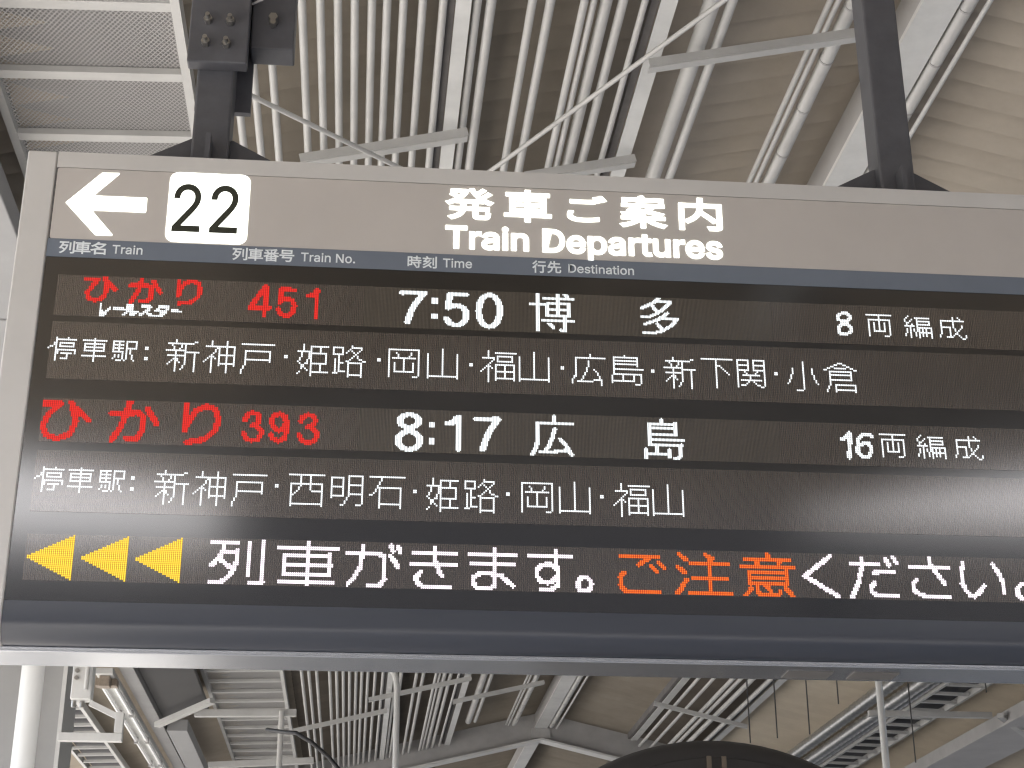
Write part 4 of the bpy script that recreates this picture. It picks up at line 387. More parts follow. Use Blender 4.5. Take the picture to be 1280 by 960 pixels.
# ------------------------------------------------------------------ mesh helpers
class MB:
    def __init__(self):
        self.v, self.f = [], []
    def add(self, vs, fs):
        k = len(self.v)
        self.v += [tuple(p) for p in vs]
        self.f += [tuple(i + k for i in q) for q in fs]
        return self
    def box(self, x0, x1, y0, y1, z0, z1, sh=0.0):
        """sh: rise of z per metre of x, for pieces that follow the roof slope"""
        vs = [(x, y, z + sh * (x - x0)) for x in (x0, x1) for y in (y0, y1) for z in (z0, z1)]
        return self.add(vs, [(0, 1, 3, 2), (4, 6, 7, 5), (0, 4, 5, 1), (2, 3, 7, 6), (0, 2, 6, 4), (1, 5, 7, 3)])
    def bar(self, a, b, w, h):
        """rectangular bar from a to b, w across and h high"""
        a, b = Vector(a), Vector(b)
        d = (b - a).normalized()
        s = d.cross(Vector((0, 0, 1)))
        if s.length < 1e-4: s = Vector((1, 0, 0))
        s.normalize(); u = s.cross(d)
        vs = []
        for p in (a, b):
            for i, j in ((-1, -1), (1, -1), (1, 1), (-1, 1)):
                vs.append(p + s * i * w / 2 + u * j * h / 2)
        return self.add(vs, [(0, 3, 2, 1), (4, 5, 6, 7), (0, 1, 5, 4), (1, 2, 6, 5), (2, 3, 7, 6), (3, 0, 4, 7)])
    def tube(self, pts, r, n=12):
        pts = [Vector(p) for p in pts]
        k = len(self.v); last = None
        for i, p in enumerate(pts):
            d = (pts[min(i + 1, len(pts) - 1)] - pts[max(i - 1, 0)]).normalized()
            ref = last if last is not None else (Vector((0, 0, 1)) if abs(d.z) < 0.9 else Vector((1, 0, 0)))
            s = d.cross(ref).normalized(); u = s.cross(d).normalized(); last = u
            for j in range(n):
                a = 2 * math.pi * j / n
                self.v.append(tuple(p + s * r * math.cos(a) + u * r * math.sin(a)))
        for i in range(len(pts) - 1):
            for j in range(n):
                a, b = k + i * n + j, k + i * n + (j + 1) % n
                self.f.append((a, b, b + n, a + n))
        self.f.append(tuple(k + j for j in range(n - 1, -1, -1)))
        self.f.append(tuple(k + (len(pts) - 1) * n + j for j in range(n)))
        return self
    def prism(self, poly, axis, a, b):
        """polygon pushed from a to b along axis; poly in the two other coordinates, in order"""
        def mk(p, t):
            return {'x': (t, p[0], p[1]), 'y': (p[0], t, p[1]), 'z': (p[0], p[1], t)}[axis]
        n = len(poly)
        vs = [mk(p, a) for p in poly] + [mk(p, b) for p in poly]
        fs = [tuple(range(n)), tuple(range(2 * n - 1, n - 1, -1))] + [(i, (i + 1) % n, n + (i + 1) % n, n + i) for i in range(n)]
        return self.add(vs, fs)
    def build(self, name, material, parent=None, smooth=None, bevel=0.0):
        off = Vector(parent['at']) if parent is not None else Vector((0, 0, 0))
        me = bpy.data.meshes.new(name)
        me.from_pydata([(Vector(p) - off) for p in self.v], [], self.f)
        bm = bmesh.new(); bm.from_mesh(me)
        bmesh.ops.recalc_face_normals(bm, faces=bm.faces)
        if smooth:
            for f in bm.faces: f.smooth = True
            for e in bm.edges:
                if len(e.link_faces) == 2 and e.calc_face_angle(0) > math.radians(smooth): e.smooth = False
        bm.to_mesh(me); bm.free()
        me.materials.append(material)
        o = bpy.data.objects.new(name, me)
        COL.objects.link(o)
        if parent is not None:
            o.parent = parent
            o['at'] = tuple(off)
        else:
            o.location.z = EYE
            o['at'] = (0, 0, 0)
        if bevel:
            b = o.modifiers.new('bevel', 'BEVEL'); b.width = bevel; b.segments = 2; b.limit_method = 'ANGLE'; b.angle_limit = math.radians(50)
        return o

def tag(o, label, cat, group=None, kind=None):
    if label: o['label'] = label
    if cat: o['category'] = cat
    if group: o['group'] = group
    if kind: o['kind'] = kind
    return o
def thing(name, loc, label, cat, group=None):
    o = bpy.data.objects.new(name, None)
    o.empty_display_size = 0.1
    COL.objects.link(o)
    o.location = (loc[0], loc[1], loc[2] + EYE)
    o['at'] = tuple(loc)
    return tag(o, label, cat, group)
def finish():
    for o in bpy.data.objects:
        if 'at' in o: del o['at']

def glyph_mesh(name, items, y, material, parent, offset=0.0, depth=0.0006):
    """items: (glyph key, x0, x1, z0, z1): outline stretched to the box; one mesh standing at depth y"""
    cu = bpy.data.curves.new(name, 'CURVE')
    cu.dimensions = '2D'; cu.fill_mode = 'BOTH'; cu.extrude = depth / 2
    cu.bevel_depth = offset; cu.bevel_resolution = 1
    for key, x0, x1, z0, z1 in items:
        cs = [[tuple(float(v) for v in q.split(',')) for q in s.split(' ')] for s in GLYPHS[key].split('|')]
        xs = [p[0] for s in cs for p in s]; zs = [p[1] for s in cs for p in s]
        ax, az = min(xs), min(zs); sx = (x1 - x0) / (max(xs) - ax); sz = (z1 - z0) / (max(zs) - az)
        for s in cs:
            sp = cu.splines.new('POLY'); sp.points.add(len(s) - 1); sp.use_cyclic_u = True
            for q, p in zip(sp.points, s):
                q.co = (x0 + (p[0] - ax) * sx, z0 + (p[1] - az) * sz, 0, 1)
    tmp = bpy.data.objects.new('outline', cu); COL.objects.link(tmp)
    dg = bpy.context.evaluated_depsgraph_get()
    me0 = bpy.data.meshes.new_from_object(tmp.evaluated_get(dg))
    vs = [(v.co.x, y + offset * 0.7 + v.co.z, v.co.y) for v in me0.vertices]
    fs = [tuple(p.vertices) for p in me0.polygons]
    bpy.data.objects.remove(tmp); bpy.data.curves.remove(cu); bpy.data.meshes.remove(me0)
    m = MB(); m.v = vs; m.f = fs
    return m.build(name, material, parent)

# ------------------------------------------------------------------ the setting
def sheet(name, x0, x1, y0, y1, z0, z1, m, kind='structure'):
    o = MB().box(x0, x1, y0, y1, z0, z1).build(name, m)
    o['kind'] = kind
    return o
sheet('ground', -400, 400, -400, 400, -EYE - 1.5, -EYE - 1.1, M_DARKB)  # unseen ground, kept dark to limit bounce light from the right
sheet('bounce_track_bed', -40, -5.001, -40, 60, -EYE - 1.099, -EYE - 1.095, M_BALLAST)  # unseen bright bed, laid only on the left to bounce light under the canopy
sheet('platform', -5.0, 10.0, -60, 10, -EYE - 1.09, -EYE, M_CONC)
sheet('platform_end', -5.0, 10.0, 10.002, 80, -EYE - 1.09, -EYE - 0.004, M_DIMFLOOR)  # unseen far floor, made dark to dim the deck above it

sheet('sill_bounce_strip', -3.4, -1.45, 11.6, 16.5, -EYE + 0.0005, -EYE + 0.004, M_PALE)  # unseen pale strip added to brighten the left end of the underside plate

# ------------------------------------------------------------------ canopy
XR, ZR, SL = 2.47, 4.66, 0.235
XL, XE = -4.2, 9.1
Y0, Y1 = -2.6, 46.0
def roofz(x): return ZR - SL * abs(x - XR)
canopy = thing('platform_canopy', (XR, 11, -EYE), 'beige gabled platform canopy of ribbed decking on grey steel frames above the sign', 'canopy')
def deck(x0, x1, ya, yb):
    """folded decking: every rib swells downwards and breaks off in a short upright step"""
    m = MB(); per = (yb - ya) / round((yb - ya) / 0.175)
    steps = [(0.0, 0.0), (0.18, 0.06), (0.36, 0.20), (0.54, 0.42), (0.70, 0.66), (0.84, 0.92), (0.90, 1.0), (0.95, 0.6)]
    ys = []
    y = ya
    while y < yb - 0.01:
        ys += [(y + per * a, h) for a, h in steps]
        y += per
    for y, h in ys:
        for x in (x0, x1):
            m.v.append((x, y, roofz(x) + 0.055 * (1 - h)))
        for x in (x0, x1):
            m.v.append((x, y, roofz(x) + 0.12))
    for j in range(len(ys) - 1):
        a = j * 4
        m.f += [(a, a + 1, a + 5, a + 4), (a + 2, a + 6, a + 7, a + 3)]
    e = (len(ys) - 1) * 4
    m.f += [(0, 2, 3, 1), (e, e + 1, e + 3, e + 2)]
    return m
for x0, x1, near, far in ((XL, -0.72, M_ROOF, M_ROOF), (-0.718, 1.18, M_ROOFHALFSHADE, M_ROOFSHADE), (1.182, XR - 0.001, M_ROOF, M_ROOFHALFSHADE),
                          (XR + 0.001, 3.72, M_ROOF, M_ROOFHALFSHADE), (3.722, 4.62, M_ROOF, M_ROOFSHADE), (4.622, XE, M_ROOF, M_ROOFLIT)):  # strip colours carry the shade and light on the underside
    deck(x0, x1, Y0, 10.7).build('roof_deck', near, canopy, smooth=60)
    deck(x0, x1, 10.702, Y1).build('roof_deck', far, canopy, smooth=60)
g = MB().box(2.39, 2.405, Y0 + 0.2, Y1 - 0.2, 4.425, 4.60).box(2.535, 2.55, Y0 + 0.2, Y1 - 0.2, 4.425, 4.60)
g.build('ridge_web', M_GREYP, canopy)
MB().box(2.385, 2.555, Y0 + 0.2, Y1 - 0.2, 4.40, 4.424).build('ridge_flange', M_WHITE2, canopy)
for fy in (10.7, 22.2, 33.6, 44.6):
    zb = 4.26
    for s in (-1, 1):
        xe = XL + 0.25 if s < 0 else XE - 0.25
        prof = [(XR, zb), (xe, zb - SL * abs(xe - XR)), (xe, zb - SL * abs(xe - XR) + 0.36), (XR, zb + 0.36)]
        MB().prism(prof, 'y', fy - 0.012, fy + 0.012).build('rafter', M_GREYP, canopy)
        fl = [(XR, zb - 0.002), (xe, zb - 0.002 - SL * abs(xe - XR)), (xe, zb - 0.03 - SL * abs(xe - XR)), (XR, zb - 0.03)]
        MB().prism(fl, 'y', fy - 0.12, fy + 0.12).build('rafter_flange', M_WHITE2, canopy)
    MB().box(2.34, 2.60, fy - 0.05, fy + 0.14, 4.262, 4.398).build('ridge_joint', M_GREYP, canopy, bevel=0.004)
    for cx in (-2.2, 7.15):
        c = MB().box(cx - 0.24, cx + 0.26, fy + 0.30, fy + 0.32, -EYE, roofz(cx) - 0.42)
        c.box(cx - 0.24, cx + 0.26, fy + 0.74, fy + 0.76, -EYE, roofz(cx) - 0.42)
        c.box(cx + 0.2, cx + 0.26, fy + 0.321, fy + 0.739, -EYE, roofz(cx) - 0.42)
        c.box(cx - 0.24, cx - 0.18, fy + 0.321, fy + 0.739, -EYE, roofz(cx) - 0.42)
        cl = c.build('column', M_COLUMN, canopy)
        MB().box(cx + 0.235, cx + 0.262, fy + 0.286, fy + 0.299, -EYE, roofz(cx) - 0.42).build('column_edge', M_WHITE2, cl)
# purlin channels between the frames
for px, w, hgt, y0, y1 in ((0.319, 0.062, 0.12, 3.2, 22.1), (1.19, 0.07, 0.13, 3.2, 22.1), (3.73, 0.09, 0.10, 13, 22.1), (4.62, 0.09, 0.10, 13, 22.1)):
    z = roofz(px) - 0.30 + 0.08
    if px > 2: z = roofz(px) - 0.12
    c = MB().box(px - w / 2, px + w / 2, y0, y1, z, z + 0.008, 0)
    p = c.build('purlin', M_WHITE2, canopy)
    MB().box(px - w / 2 - 0.036, px - w / 2 - 0.002, y0, y1, z + 0.02, z + hgt).build('purlin_web', M_WEB, p)
# slender bracing rods
for a, b in (((-0.62, 5.46, 3.57), (0.22, 6.50, 3.77)), ((0.40, 6.65, 3.81), (1.85, 4.82, 4.15)),
             ((-2.0, 16.6, 3.27), (-1.42, 16.03, 3.40)), ((6.43, 15.95, 3.37), (6.95, 16.5, 3.26))):
    m = MB()
    if a[1] < 10: m.tube([a, b], 0.011, 10)
    else: m.bar(a, b, 0.07, 0.05)
    m.build('brace_rod', M_WHITE, canopy, smooth=50 if a[1] < 10 else None)

gi = [(XL, 3.62), (-2.4, 3.52), (-1.0, 3.30), (3.0, 3.36), (4.4, 3.60), (XE, 3.62), (XE, 3.7), (7.0, max(3.72, roofz(7.0) + 0.08)), (XR, roofz(XR) + 0.08), (-2.0, roofz(-2.0) + 0.08), (XL, 3.70)]  # unseen panel added to bound the glare on the display cover
MB().prism(gi, 'y', Y0 - 0.03, Y0 - 0.002).build('glare_mask', M_GREYP, canopy)
glare_rig = thing('glare_helper', (1.5, -13, -EYE - 1.1), 'added unseen dark block with sunlit white slopes behind the camera, shaped for glare on the display cover', 'light helper')  # added out of view, blocks and slopes shaped for the display glare
MB().box(-1.6, 5.0, -18, -10.5, -EYE - 1.1, 9.0).build('dark_block', M_BLOCK, glare_rig)
for x0, x1, ze in ((-30, -1.602, 5.5), (5.002, 36, 5.95)):
    MB().box(x0, x1, -18, -10.8, -EYE - 1.1, ze - 0.05).build('side_block', M_BLOCK, glare_rig)
    MB().prism([(-10.4, ze), (-13.9, ze + 3.5), (-18.4, ze + 3.5), (-18.4, ze)], 'x', x0, x1).build('reflector_slope', M_REFLECT, glare_rig)

# ------------------------------------------------------------------ conduits under the deck
ORD = ['first', 'second', 'third', 'fourth', 'fifth', 'sixth', 'seventh', 'eighth', 'ninth', 'tenth', 'eleventh', 'twelfth']
def conduit(x, r, y0, y1, label, group, drop=0.22, m=None, straps=None):
    z = roofz(x) - drop + r
    t = MB().tube([(x, y0, z), (x, y1, z)], r, 12)
    if straps is None:
        return tag(t.build('conduit_pipe', m or M_WHITE, smooth=50), label, 'conduit', group)
    o = thing('conduit_pipe', (x, y0, z), label, 'conduit', group)
    t.build('pipe', m or M_WHITE, o, smooth=50)
    for k in range(int((y1 - y0) / straps)):
        y = y0 + straps * (k + 0.6)
        MB().tube([(x, y, z), (x, y + 0.012, z)], r + 0.003, 12).build('strap', M_GREYP, o, smooth=50)
    return o
rack = [-0.582, -0.512, -0.437, -0.31, -0.241, -0.174, -0.109, -0.043, 0.016, 0.08, 0.156, 0.238]
for i, x in enumerate(rack):
    conduit(x, 0.0165, 3.1, 22.08, 'thin white conduit, %s from the mesh tray in the dense rack' % ORD[i], 'conduits of the dense rack')
for i, (x, r) in enumerate(((0.375, 0.018), (0.432, 0.021))):
    conduit(x, r, 3.1, 22.08, ('white conduit hugging the right side of the narrow channel beam', 'white conduit just right of the pipe beside the narrow channel beam')[i], 'conduits by the channel beams')
for i, (x, r) in enumerate(((0.602, 0.018), (0.678, 0.02))):
    conduit(x, r, 3.1, 22.08, ('left one of the lone pair of white conduits midway between the channel beams', 'right one of the lone pair of white conduits midway between the channel beams')[i], 'conduits by the channel beams')
for i, (x, r) in enumerate(((0.822, 0.017), (0.862, 0.014), (0.918, 0.026), (0.99, 0.021), (1.085, 0.015))):
    conduit(x, r, 3.1, 22.08, ('left conduit of the bundle of five beside the wide channel beam', 'slimmest conduit of the bundle of five, second from its left',
        'thickest conduit in the middle of the bundle of five', 'fourth conduit of the bundle of five left of the wide channel beam', 'thin conduit against the left side of the wide channel beam')[i], 'conduits by the channel beams')
conduit(1.395, 0.038, 3.1, 20.9, 'thick white pipe right of the wide channel beam', 'conduits left of the ridge')
conduit(1.482, 0.022, 3.1, 20.9, 'slim white conduit beside the thick pipe right of the wide beam', 'conduits left of the ridge')
conduit(1.972, 0.014, 3.1, 21.9, 'thin white wire pipe left of the strapped conduit', 'conduits left of the ridge', drop=0.16)
conduit(2.002, 0.012, 3.1, 21.9, 'thinnest white pipe touching the strapped conduit', 'conduits left of the ridge', drop=0.18)
conduit(2.078, 0.034, 3.1, 21.9, 'strapped grey white conduit left of the ridge girder', 'conduits left of the ridge', drop=0.20, straps=0.42)
conduit(2.605, 0.034, 3.1, 22.08, 'strapped grey white conduit right of the ridge girder', 'conduits right of the ridge', drop=0.24, straps=0.42)
conduit(2.672, 0.0125, 3.1, 22.08, 'thin white pipe right of the strapped conduit by the ridge', 'conduits right of the ridge', drop=0.24)
for i, (x, r) in enumerate(((3.80, 0.02), (3.94, 0.02), (4.12, 0.026), (4.19, 0.022), (4.30, 0.03), (4.46, 0.026))):
    conduit(x, r, 13.2, 22.08, 'white conduit in the far right rack below the sign, %s from the left' % ORD[i], 'conduits of the far right rack', drop=0.2)

def support(a, b, label, group='angle bars carrying conduits', w=0.045, h=0.04):
    o = MB().bar(a, b, w, 0.006)
    o2 = Vector(a); o3 = Vector(b)
    o.bar((a[0], a[1] - w / 2, a[2] + h / 2 + 0.004), (b[0], b[1] - w / 2, b[2] + h / 2 + 0.004), 0.006, h)
    return tag(o.build('support_bar', M_WHITE, None), label, 'support bar', group)
support((-0.34, 6.28, 3.69), (0.395, 6.28, 3.865), 'white angle bar under the dense conduit rack, just above the left post gusset')
support((0.70, 6.76, 3.935), (1.235, 6.76, 4.06), 'white angle bar under the bundle of five, resting just over the sign top')
support((1.16, 5.94, 4.045), (2.13, 5.94, 4.27), 'white angle bar from the wide channel beam to the right charcoal post')
support((0.10, 17.84, 3.80), (1.22, 17.84, 4.06), 'far angle bar below the sign under the middle conduits')
support((-0.74, 18.62, 3.60), (0.32, 18.62, 3.85), 'lowest far angle bar below the sign under the dense rack')
support((1.08, 18.9, 4.02), (2.15, 18.9, 4.27), 'far angle bar below the sign running up to the ridge')
support((3.50, 19.24, 4.12), (4.62, 19.24, 3.855), 'far angle bar below the sign under the far right rack')

# ------------------------------------------------------------------ expanded-metal cable tray on the left
def tray(x0, x1, y0, y1, zlev, pitch, start, label, group, with_mesh=True, bar=0.055, name='mesh_tray'):
    sl = 0.03 if x1 < XR else -0.03
    z0 = zlev
    o = thing(name, (x0, y0, z0), label, 'cable tray', group)
    m = MB().box(x0 - 0.035, x0, y0, y1, z0, z0 + 0.07).build('side_rail', M_WHITE, o)
    zr = z0 + sl * (x1 - x0)
    MB().box(x1, x1 + 0.035, y0, y1, zr, zr + 0.07).build('side_rail', M_WHITE, o)
    k = 0
    y = start
    while y < y1:
        MB().box(x0 + 0.001, x1 - 0.001, y, y + bar, z0 + 0.002, z0 + 0.03, sl).build('rung', M_WHITE, o)
        y += pitch; k += 1
    if with_mesh:
        mm = MB()
        mm.add([(x0, y0, z0 + 0.034), (x1, y0, zr + 0.034), (x1, y1, zr + 0.034), (x0, y1, z0 + 0.034)], [(0, 1, 2, 3)])
        mm.build('expanded_sheet', M_MESH, o)
        MB().box(x0 + 0.002, x1 - 0.002, y0 + 0.01, y1 - 0.01, z0 + 0.10, z0 + 0.105, sl).build('lid', M_CHAN, o)
    else:
        MB().box(x0 + 0.03, x1 - 0.03, y0, y1, z0 + 0.05, z0 + 0.075, sl).build('cable_bed', M_CABLE, o)
    return o
tray(-1.515, -0.79, 3.6, 24.0, 3.67, 0.47, 3.74, 'long white framed mesh cable tray running past the left post', 'cable trays')
tray(5.86, 6.24, 12.0, 24.0, 3.63, 0.40, 12.2, 'white ladder cable tray far right below the sign', 'cable trays', False, 0.045, 'ladder_tray')
tray(-3.0, -2.62, 9.5, 24.0, 3.22, 0.40, 9.7, 'white ladder cable tray by the left column', 'cable trays', False, 0.04, 'ladder_tray')

# grey box duct at the far left
d = thing('box_duct', (-2.4, 3.0, 3.4), 'grey sheet metal box duct left of the mesh tray', 'duct')
for y in (3.0, 4.55, 5.78, 7.4, 9.0):
    MB().box(-2.45, -1.56, y, y + (1.545 if y < 4 else 1.222 if y < 5 else 1.6), 3.405, 3.62 - 0.1).build('duct_section', M_DUCT, d, bevel=0.006)
tag(MB().box(-1.98, -1.53, 12.2, 16.9, 3.40, 3.45, 0.2).build('soffit_panel', M_DARKSTEEL), 'flat dark soffit panel between the lamp beam and the far mesh tray', 'soffit panel')
d2 = thing('steel_duct', (-1.8, 17, 3.32), 'dull grey rectangular duct low between the far mesh tray and the lamp', 'duct')
for y in (17.2, 20.2):
    MB().box(-1.97, -1.76, y, y + 2.99, 3.33, 3.45).build('duct_section', M_DUCT, d2, bevel=0.004)
tag(MB().box(-2.11, -1.985, 12.5, 24, 3.335, 3.345).box(-1.995, -1.985, 12.5, 24, 3.346, 3.46).build('channel_beam', M_CHAN), 'dull grey channel beam beside the twin tube lamp', 'beam')
def crossbar(a, b, label, w=0.07, h=0.07):
    return tag(MB().bar(a, b, w, h).build('cross_bar', M_WHITE, None, bevel=0.004), label, 'cross bar', 'square cross bars hung under the trays')
crossbar((-1.62, 16.4, 3.35), (-0.62, 16.4, 3.37), 'pale square cross bar under the far mesh tray, nearer one')
crossbar((-1.70, 19.2, 3.33), (-0.50, 19.2, 3.40), 'pale square cross bar under the far mesh tray, lower in view')
crossbar((5.15, 16.2, 3.42), (6.44, 16.2, 3.42), 'grey cross bar under the far right ladder tray', 0.06, 0.06)

# twin tube lamp
lamp = thing('twin_tube_lamp', (-2.24, 14.6, 3.2), 'twin tube fluorescent lamp with brown end holder seen under the sign', 'lamp')
MB().box(-2.31, -2.16, 14.45, 20.2, 3.285, 3.34).build('lamp_body', M_WHITE2, lamp, bevel=0.004)
for y0 in (14.75, 16.1, 17.45, 18.8):
    for x in (-2.29, -2.18):
        MB().tube([(x, y0, 3.255), (x, y0 + 1.22, 3.255)], 0.019, 12).build('lamp_tube', M_TUBE, lamp, smooth=50)
        MB().box(x - 0.02, x + 0.02, y0 + 1.225, y0 + 1.275, 3.22, 3.284).build('lamp_holder', M_GREYP, lamp)
MB().box(-2.33, -2.14, 14.62, 14.735, 3.22, 3.284).build('end_holder', M_BROWN, lamp, bevel=0.004)
MB().box(-2.28, -2.19, 14.50, 14.615, 3.19, 3.283).build('end_holder', M_BROWN, lamp, bevel=0.004)

# things at the left column
tag(MB().tube([(-2.165, 11.06, -EYE), (-2.165, 11.06, roofz(-2.165) - 0.02)], 0.098, 24).build('downpipe', M_PIPEW, smooth=50), 'fat round white downpipe in front of the left column', 'downpipe')
jb = thing('junction_box', (-1.49, 9.0, 2.0), 'white electrical junction box right of the left column', 'junction box')
MB().box(-1.56, -1.45, 9.0, 9.09, 1.905, 2.25).build('box_body', M_WHITE2, jb, bevel=0.006)
MB().tube([(-1.475, 8.97, 1.95), (-1.475, 8.97, 2.5)], 0.012).build('feed_pipe', M_WHITE, jb, smooth=50)
for z in (2.02, 2.06): MB().tube([(-1.535, 8.985, z), (-1.535, 8.999, z)], 0.012, 8).build('screw', M_BOLT, jb)
for x in (-1.545, -1.50): MB().tube([(x, 9.045, 1.87), (x, 9.045, 1.904)], 0.013, 10).build('gland', M_BOLT, jb, smooth=50)
pb = thing('pipe_bracket', (-1.42, 9.0, 1.7), 'white square tube bracket bent in an L beside the left column', 'bracket')
MB().bar((-1.60, 9.0, 1.70), (-1.262, 9.0, 1.70), 0.045, 0.045).build('lower_arm', M_WHITE2, pb, bevel=0.003)
MB().bar((-1.285, 9.0, 1.7235), (-1.285, 9.0, 1.835), 0.045, 0.045).build('upright', M_WHITE2, pb, bevel=0.003)
MB().bar((-1.45, 9.0, 1.885), (-1.30, 9.0, 1.815), 0.03, 0.03).build('stay', M_WHITE2, pb)

# silver conduits at the far right
for i, (x, r, dr) in enumerate(((5.46, 0.075, 0.2), (5.61, 0.07, 0.26), (5.735, 0.05, 0.22))):
    m = MB(); z = roofz(x) - dr
    n = 150; k = len(m.v)
    for j in range(n + 1):
        y = 11.0 + 13.0 * j / n
        rr = r * (1.0 if j % 2 else 0.80)
        for q in range(14):
            a = 2 * math.pi * q / 14
            m.v.append((x + rr * math.cos(a), y, z + rr * math.sin(a)))
    for j in range(n):
        for q in range(14):
            a, b = j * 14 + q, j * 14 + (q + 1) % 14
            m.f.append((a, b, b + 14, a + 14))
    m.f += [tuple(range(14)), tuple(n * 14 + q for q in range(14))]
    tag(m.build('flexible_conduit', M_GALV, smooth=80), ('thickest ribbed silver conduit at the far right, nearest the beige deck', 'middle ribbed silver conduit at the far right',
        'slimmest ribbed silver conduit, next to the ladder tray')[i], 'conduit', 'ribbed silver conduits')
tag(MB().box(6.52, 7.2, 11.5, 22, 3.30, 3.44).build('wide_duct', M_GREYP, bevel=0.006), 'wide pale grey duct at the far right under the eave', 'duct')
tag(MB().box(5.78, 5.82, 11, 24, 3.66, 3.76).build('tray_cover', M_GREYP), 'flat grey cable cover left of the ladder tray', 'cable cover')

# hanging rods, poles and cables
def rod(px_x, y, z0, label, r=0.007):
    tag(MB().tube([(px_x, y, z0), (px_x, y, roofz(px_x) + 0.01)], r, 8).build('hanger_rod', M_DARKSTEEL, smooth=50), label, 'hanger rod', 'thin dark hanger rods')
HANG = ((4.22, 15.1, 2.98, 'long thin dark rod in front of the beige deck right of the sign grilles'), (4.49, 15.0, 3.25, 'short thin dark rod ending at a cross bar end'),
        (3.96, 15.3, 2.98, 'dark hanger rod left of the long one'), (3.72, 15.4, 2.95, 'leftmost dark hanger rod beside the far right rack'),
        (6.02, 15.2, 3.43, 'dark hanger rod at the right end of the grey cross bar'), (5.25, 15.2, 2.75, 'lowest dark hanger rod in front of the wide duct'))
for x, y, z0, lb in HANG: rod(x, y, z0, lb)
tag(MB().tube([(2.611, 8.0, roofz(2.61) + 0.01), (2.611, 8.0, 1.0)], 0.018, 12).build('hanging_pole', M_POLE, smooth=50), 'slim white pole hanging straight down below the grilles', 'pole')
tag(MB().tube([(0.05, 10.05, roofz(0.05) + 0.01), (0.05, 10.05, 2.5), (0.09, 10.03, 2.42), (0.17, 10.01, 2.36), (0.215, 10.0, 2.30), (0.228, 10.0, 2.22), (0.232, 10.0, 1.3)], 0.019, 12).build('bent_pipe', M_POLE, smooth=60),
    'slim white pipe with a bent top in front of the far racks', 'pipe')
tag(MB().tube([(-0.45, 8.2, 1.60), (-0.36, 8.1, 1.57), (-0.30, 8.0, 1.548), (-0.22, 8.0, 1.502), (-0.14, 8.0, 1.436), (-0.09, 8.0, 1.38), (-0.05, 8.0, 1.30), (-0.02, 8.0, 1.18)], 0.0105, 10).build('black_cable', M_CABLE, smooth=60),
    'black cable arching down beside the white pipe', 'cable')
tag(MB().tube([(-0.76, 16.32, 3.37), (-0.76, 16.32, 2.3)], 0.029, 10).build('hanging_conduit', M_WHITE, smooth=60), 'pale upright conduit hanging from the nearer square cross bar where the black cable starts', 'conduit')

# round black housing low in the view
hs = thing('round_housing', (0.91, 4.35, 0.0), 'big round black housing with two upright ribs, just below the sign', 'housing')
def disc(cx, cz, y0, y1, R, fil, n=96):
    m = MB(); prof = [(y0, 0.0)] + [(y0, R - fil)] + [(y0 + fil * (1 - math.cos(a)), R - fil + fil * math.sin(a)) for a in (0.4, 0.8, 1.2, math.pi / 2)] + [(y1, R), (y1, 0.0)]
    k = len(prof)
    for j in range(n):
        a = 2 * math.pi * j / n
        for (y, r) in prof:
            m.v.append((cx + r * math.cos(a), y, cz + r * math.sin(a)))
    for j in range(n):
        for q in range(k - 1):
            a, b = j * k + q, ((j + 1) % n) * k + q
            m.f.append((a, b, b + 1, a + 1))
    return m
disc(0.945, 0.166, 4.30, 4.62, 0.672, 0.05).build('shell', M_DOME, hs, smooth=40)
disc(0.945, 0.166, 4.292, 4.2995, 0.618, 0.004).build('face_plate', M_DOME, hs, smooth=40)
for x in (0.922, 0.962):
    MB().box(x - 0.006, x + 0.006, 4.284, 4.2915, -0.30, 0.785).build('rib', M_RIB, hs)
MB().tube([(0.91, 4.46, 0.80), (0.91, 4.46, 0.0)], 0.03, 12).build('stem', M_DOME, hs, smooth=50)
MB().bar((0.91, 4.46, -0.3), (0.91, 4.46, -EYE), 0.1, 0.1).build('stand', M_DOME, hs)

# ------------------------------------------------------------------ the departure board
YF = 3.5
BX0, BX1, BC = -0.838, 1.78, 0.426
board = thing('departure_board', (BC, 3.615, 0.862), 'long silver train departure board with lit header and LED rows hanging from two charcoal posts', 'departure board')
def profile(y0, y1, ztop, zbot, r):
    p = [(y0, ztop)]
    for k in range(9):
        a = math.pi / 2 * k / 8
        p.append((y0 + r - r * math.cos(a), zbot + r - r * math.sin(a)))
    for k in range(9):
        a = math.pi / 2 * k / 8
        p.append((y1 - r + r * math.sin(a), zbot + r - r * math.cos(a)))
    p.append((y1, ztop))
    return p
prof = profile(YF + 0.004, 3.73, 2.06, 0.866, 0.05)
MB().prism(prof, 'x', BX0 + 0.02, BX1 - 0.02).build('cabinet', M_FRAME, board, smooth=30)
for x0, x1 in ((BX0, -0.7675), (1.7095, BX1)):
    MB().prism(profile(YF - 0.003, 3.733, 2.064, 0.862, 0.05), 'x', x0, x1).build('end_cap', M_FRAME, board, smooth=30, bevel=0.004)
MB().box(-0.766, 1.708, YF - 0.002, YF + 0.003, 2.0215, 2.064).build('top_frame', M_FRAME, board)
MB().box(-0.766, 1.708, YF + 0.001, YF + 0.003, 1.75, 2.0214).build('joint_strip', M_GROOVE, board)
hd = MB()
def rrect(x0, x1, z0, z1, r, n=6):
    pts = []
    for cx, cz, a0 in ((x1 - r, z1 - r, 0), (x0 + r, z1 - r, 90), (x0 + r, z0 + r, 180), (x1 - r, z0 + r, 270)):
        for k in range(n + 1):
            a = math.radians(a0 + 90 * k / n)
            pts.append((cx + r * math.cos(a), cz + r * math.sin(a)))
    return pts
header = MB().prism(rrect(-0.7635, 1.7055, 1.8285, 2.0195, 0.006), 'y', YF - 0.002, YF + 0.0009).build('header_panel', M_HEAD, board)
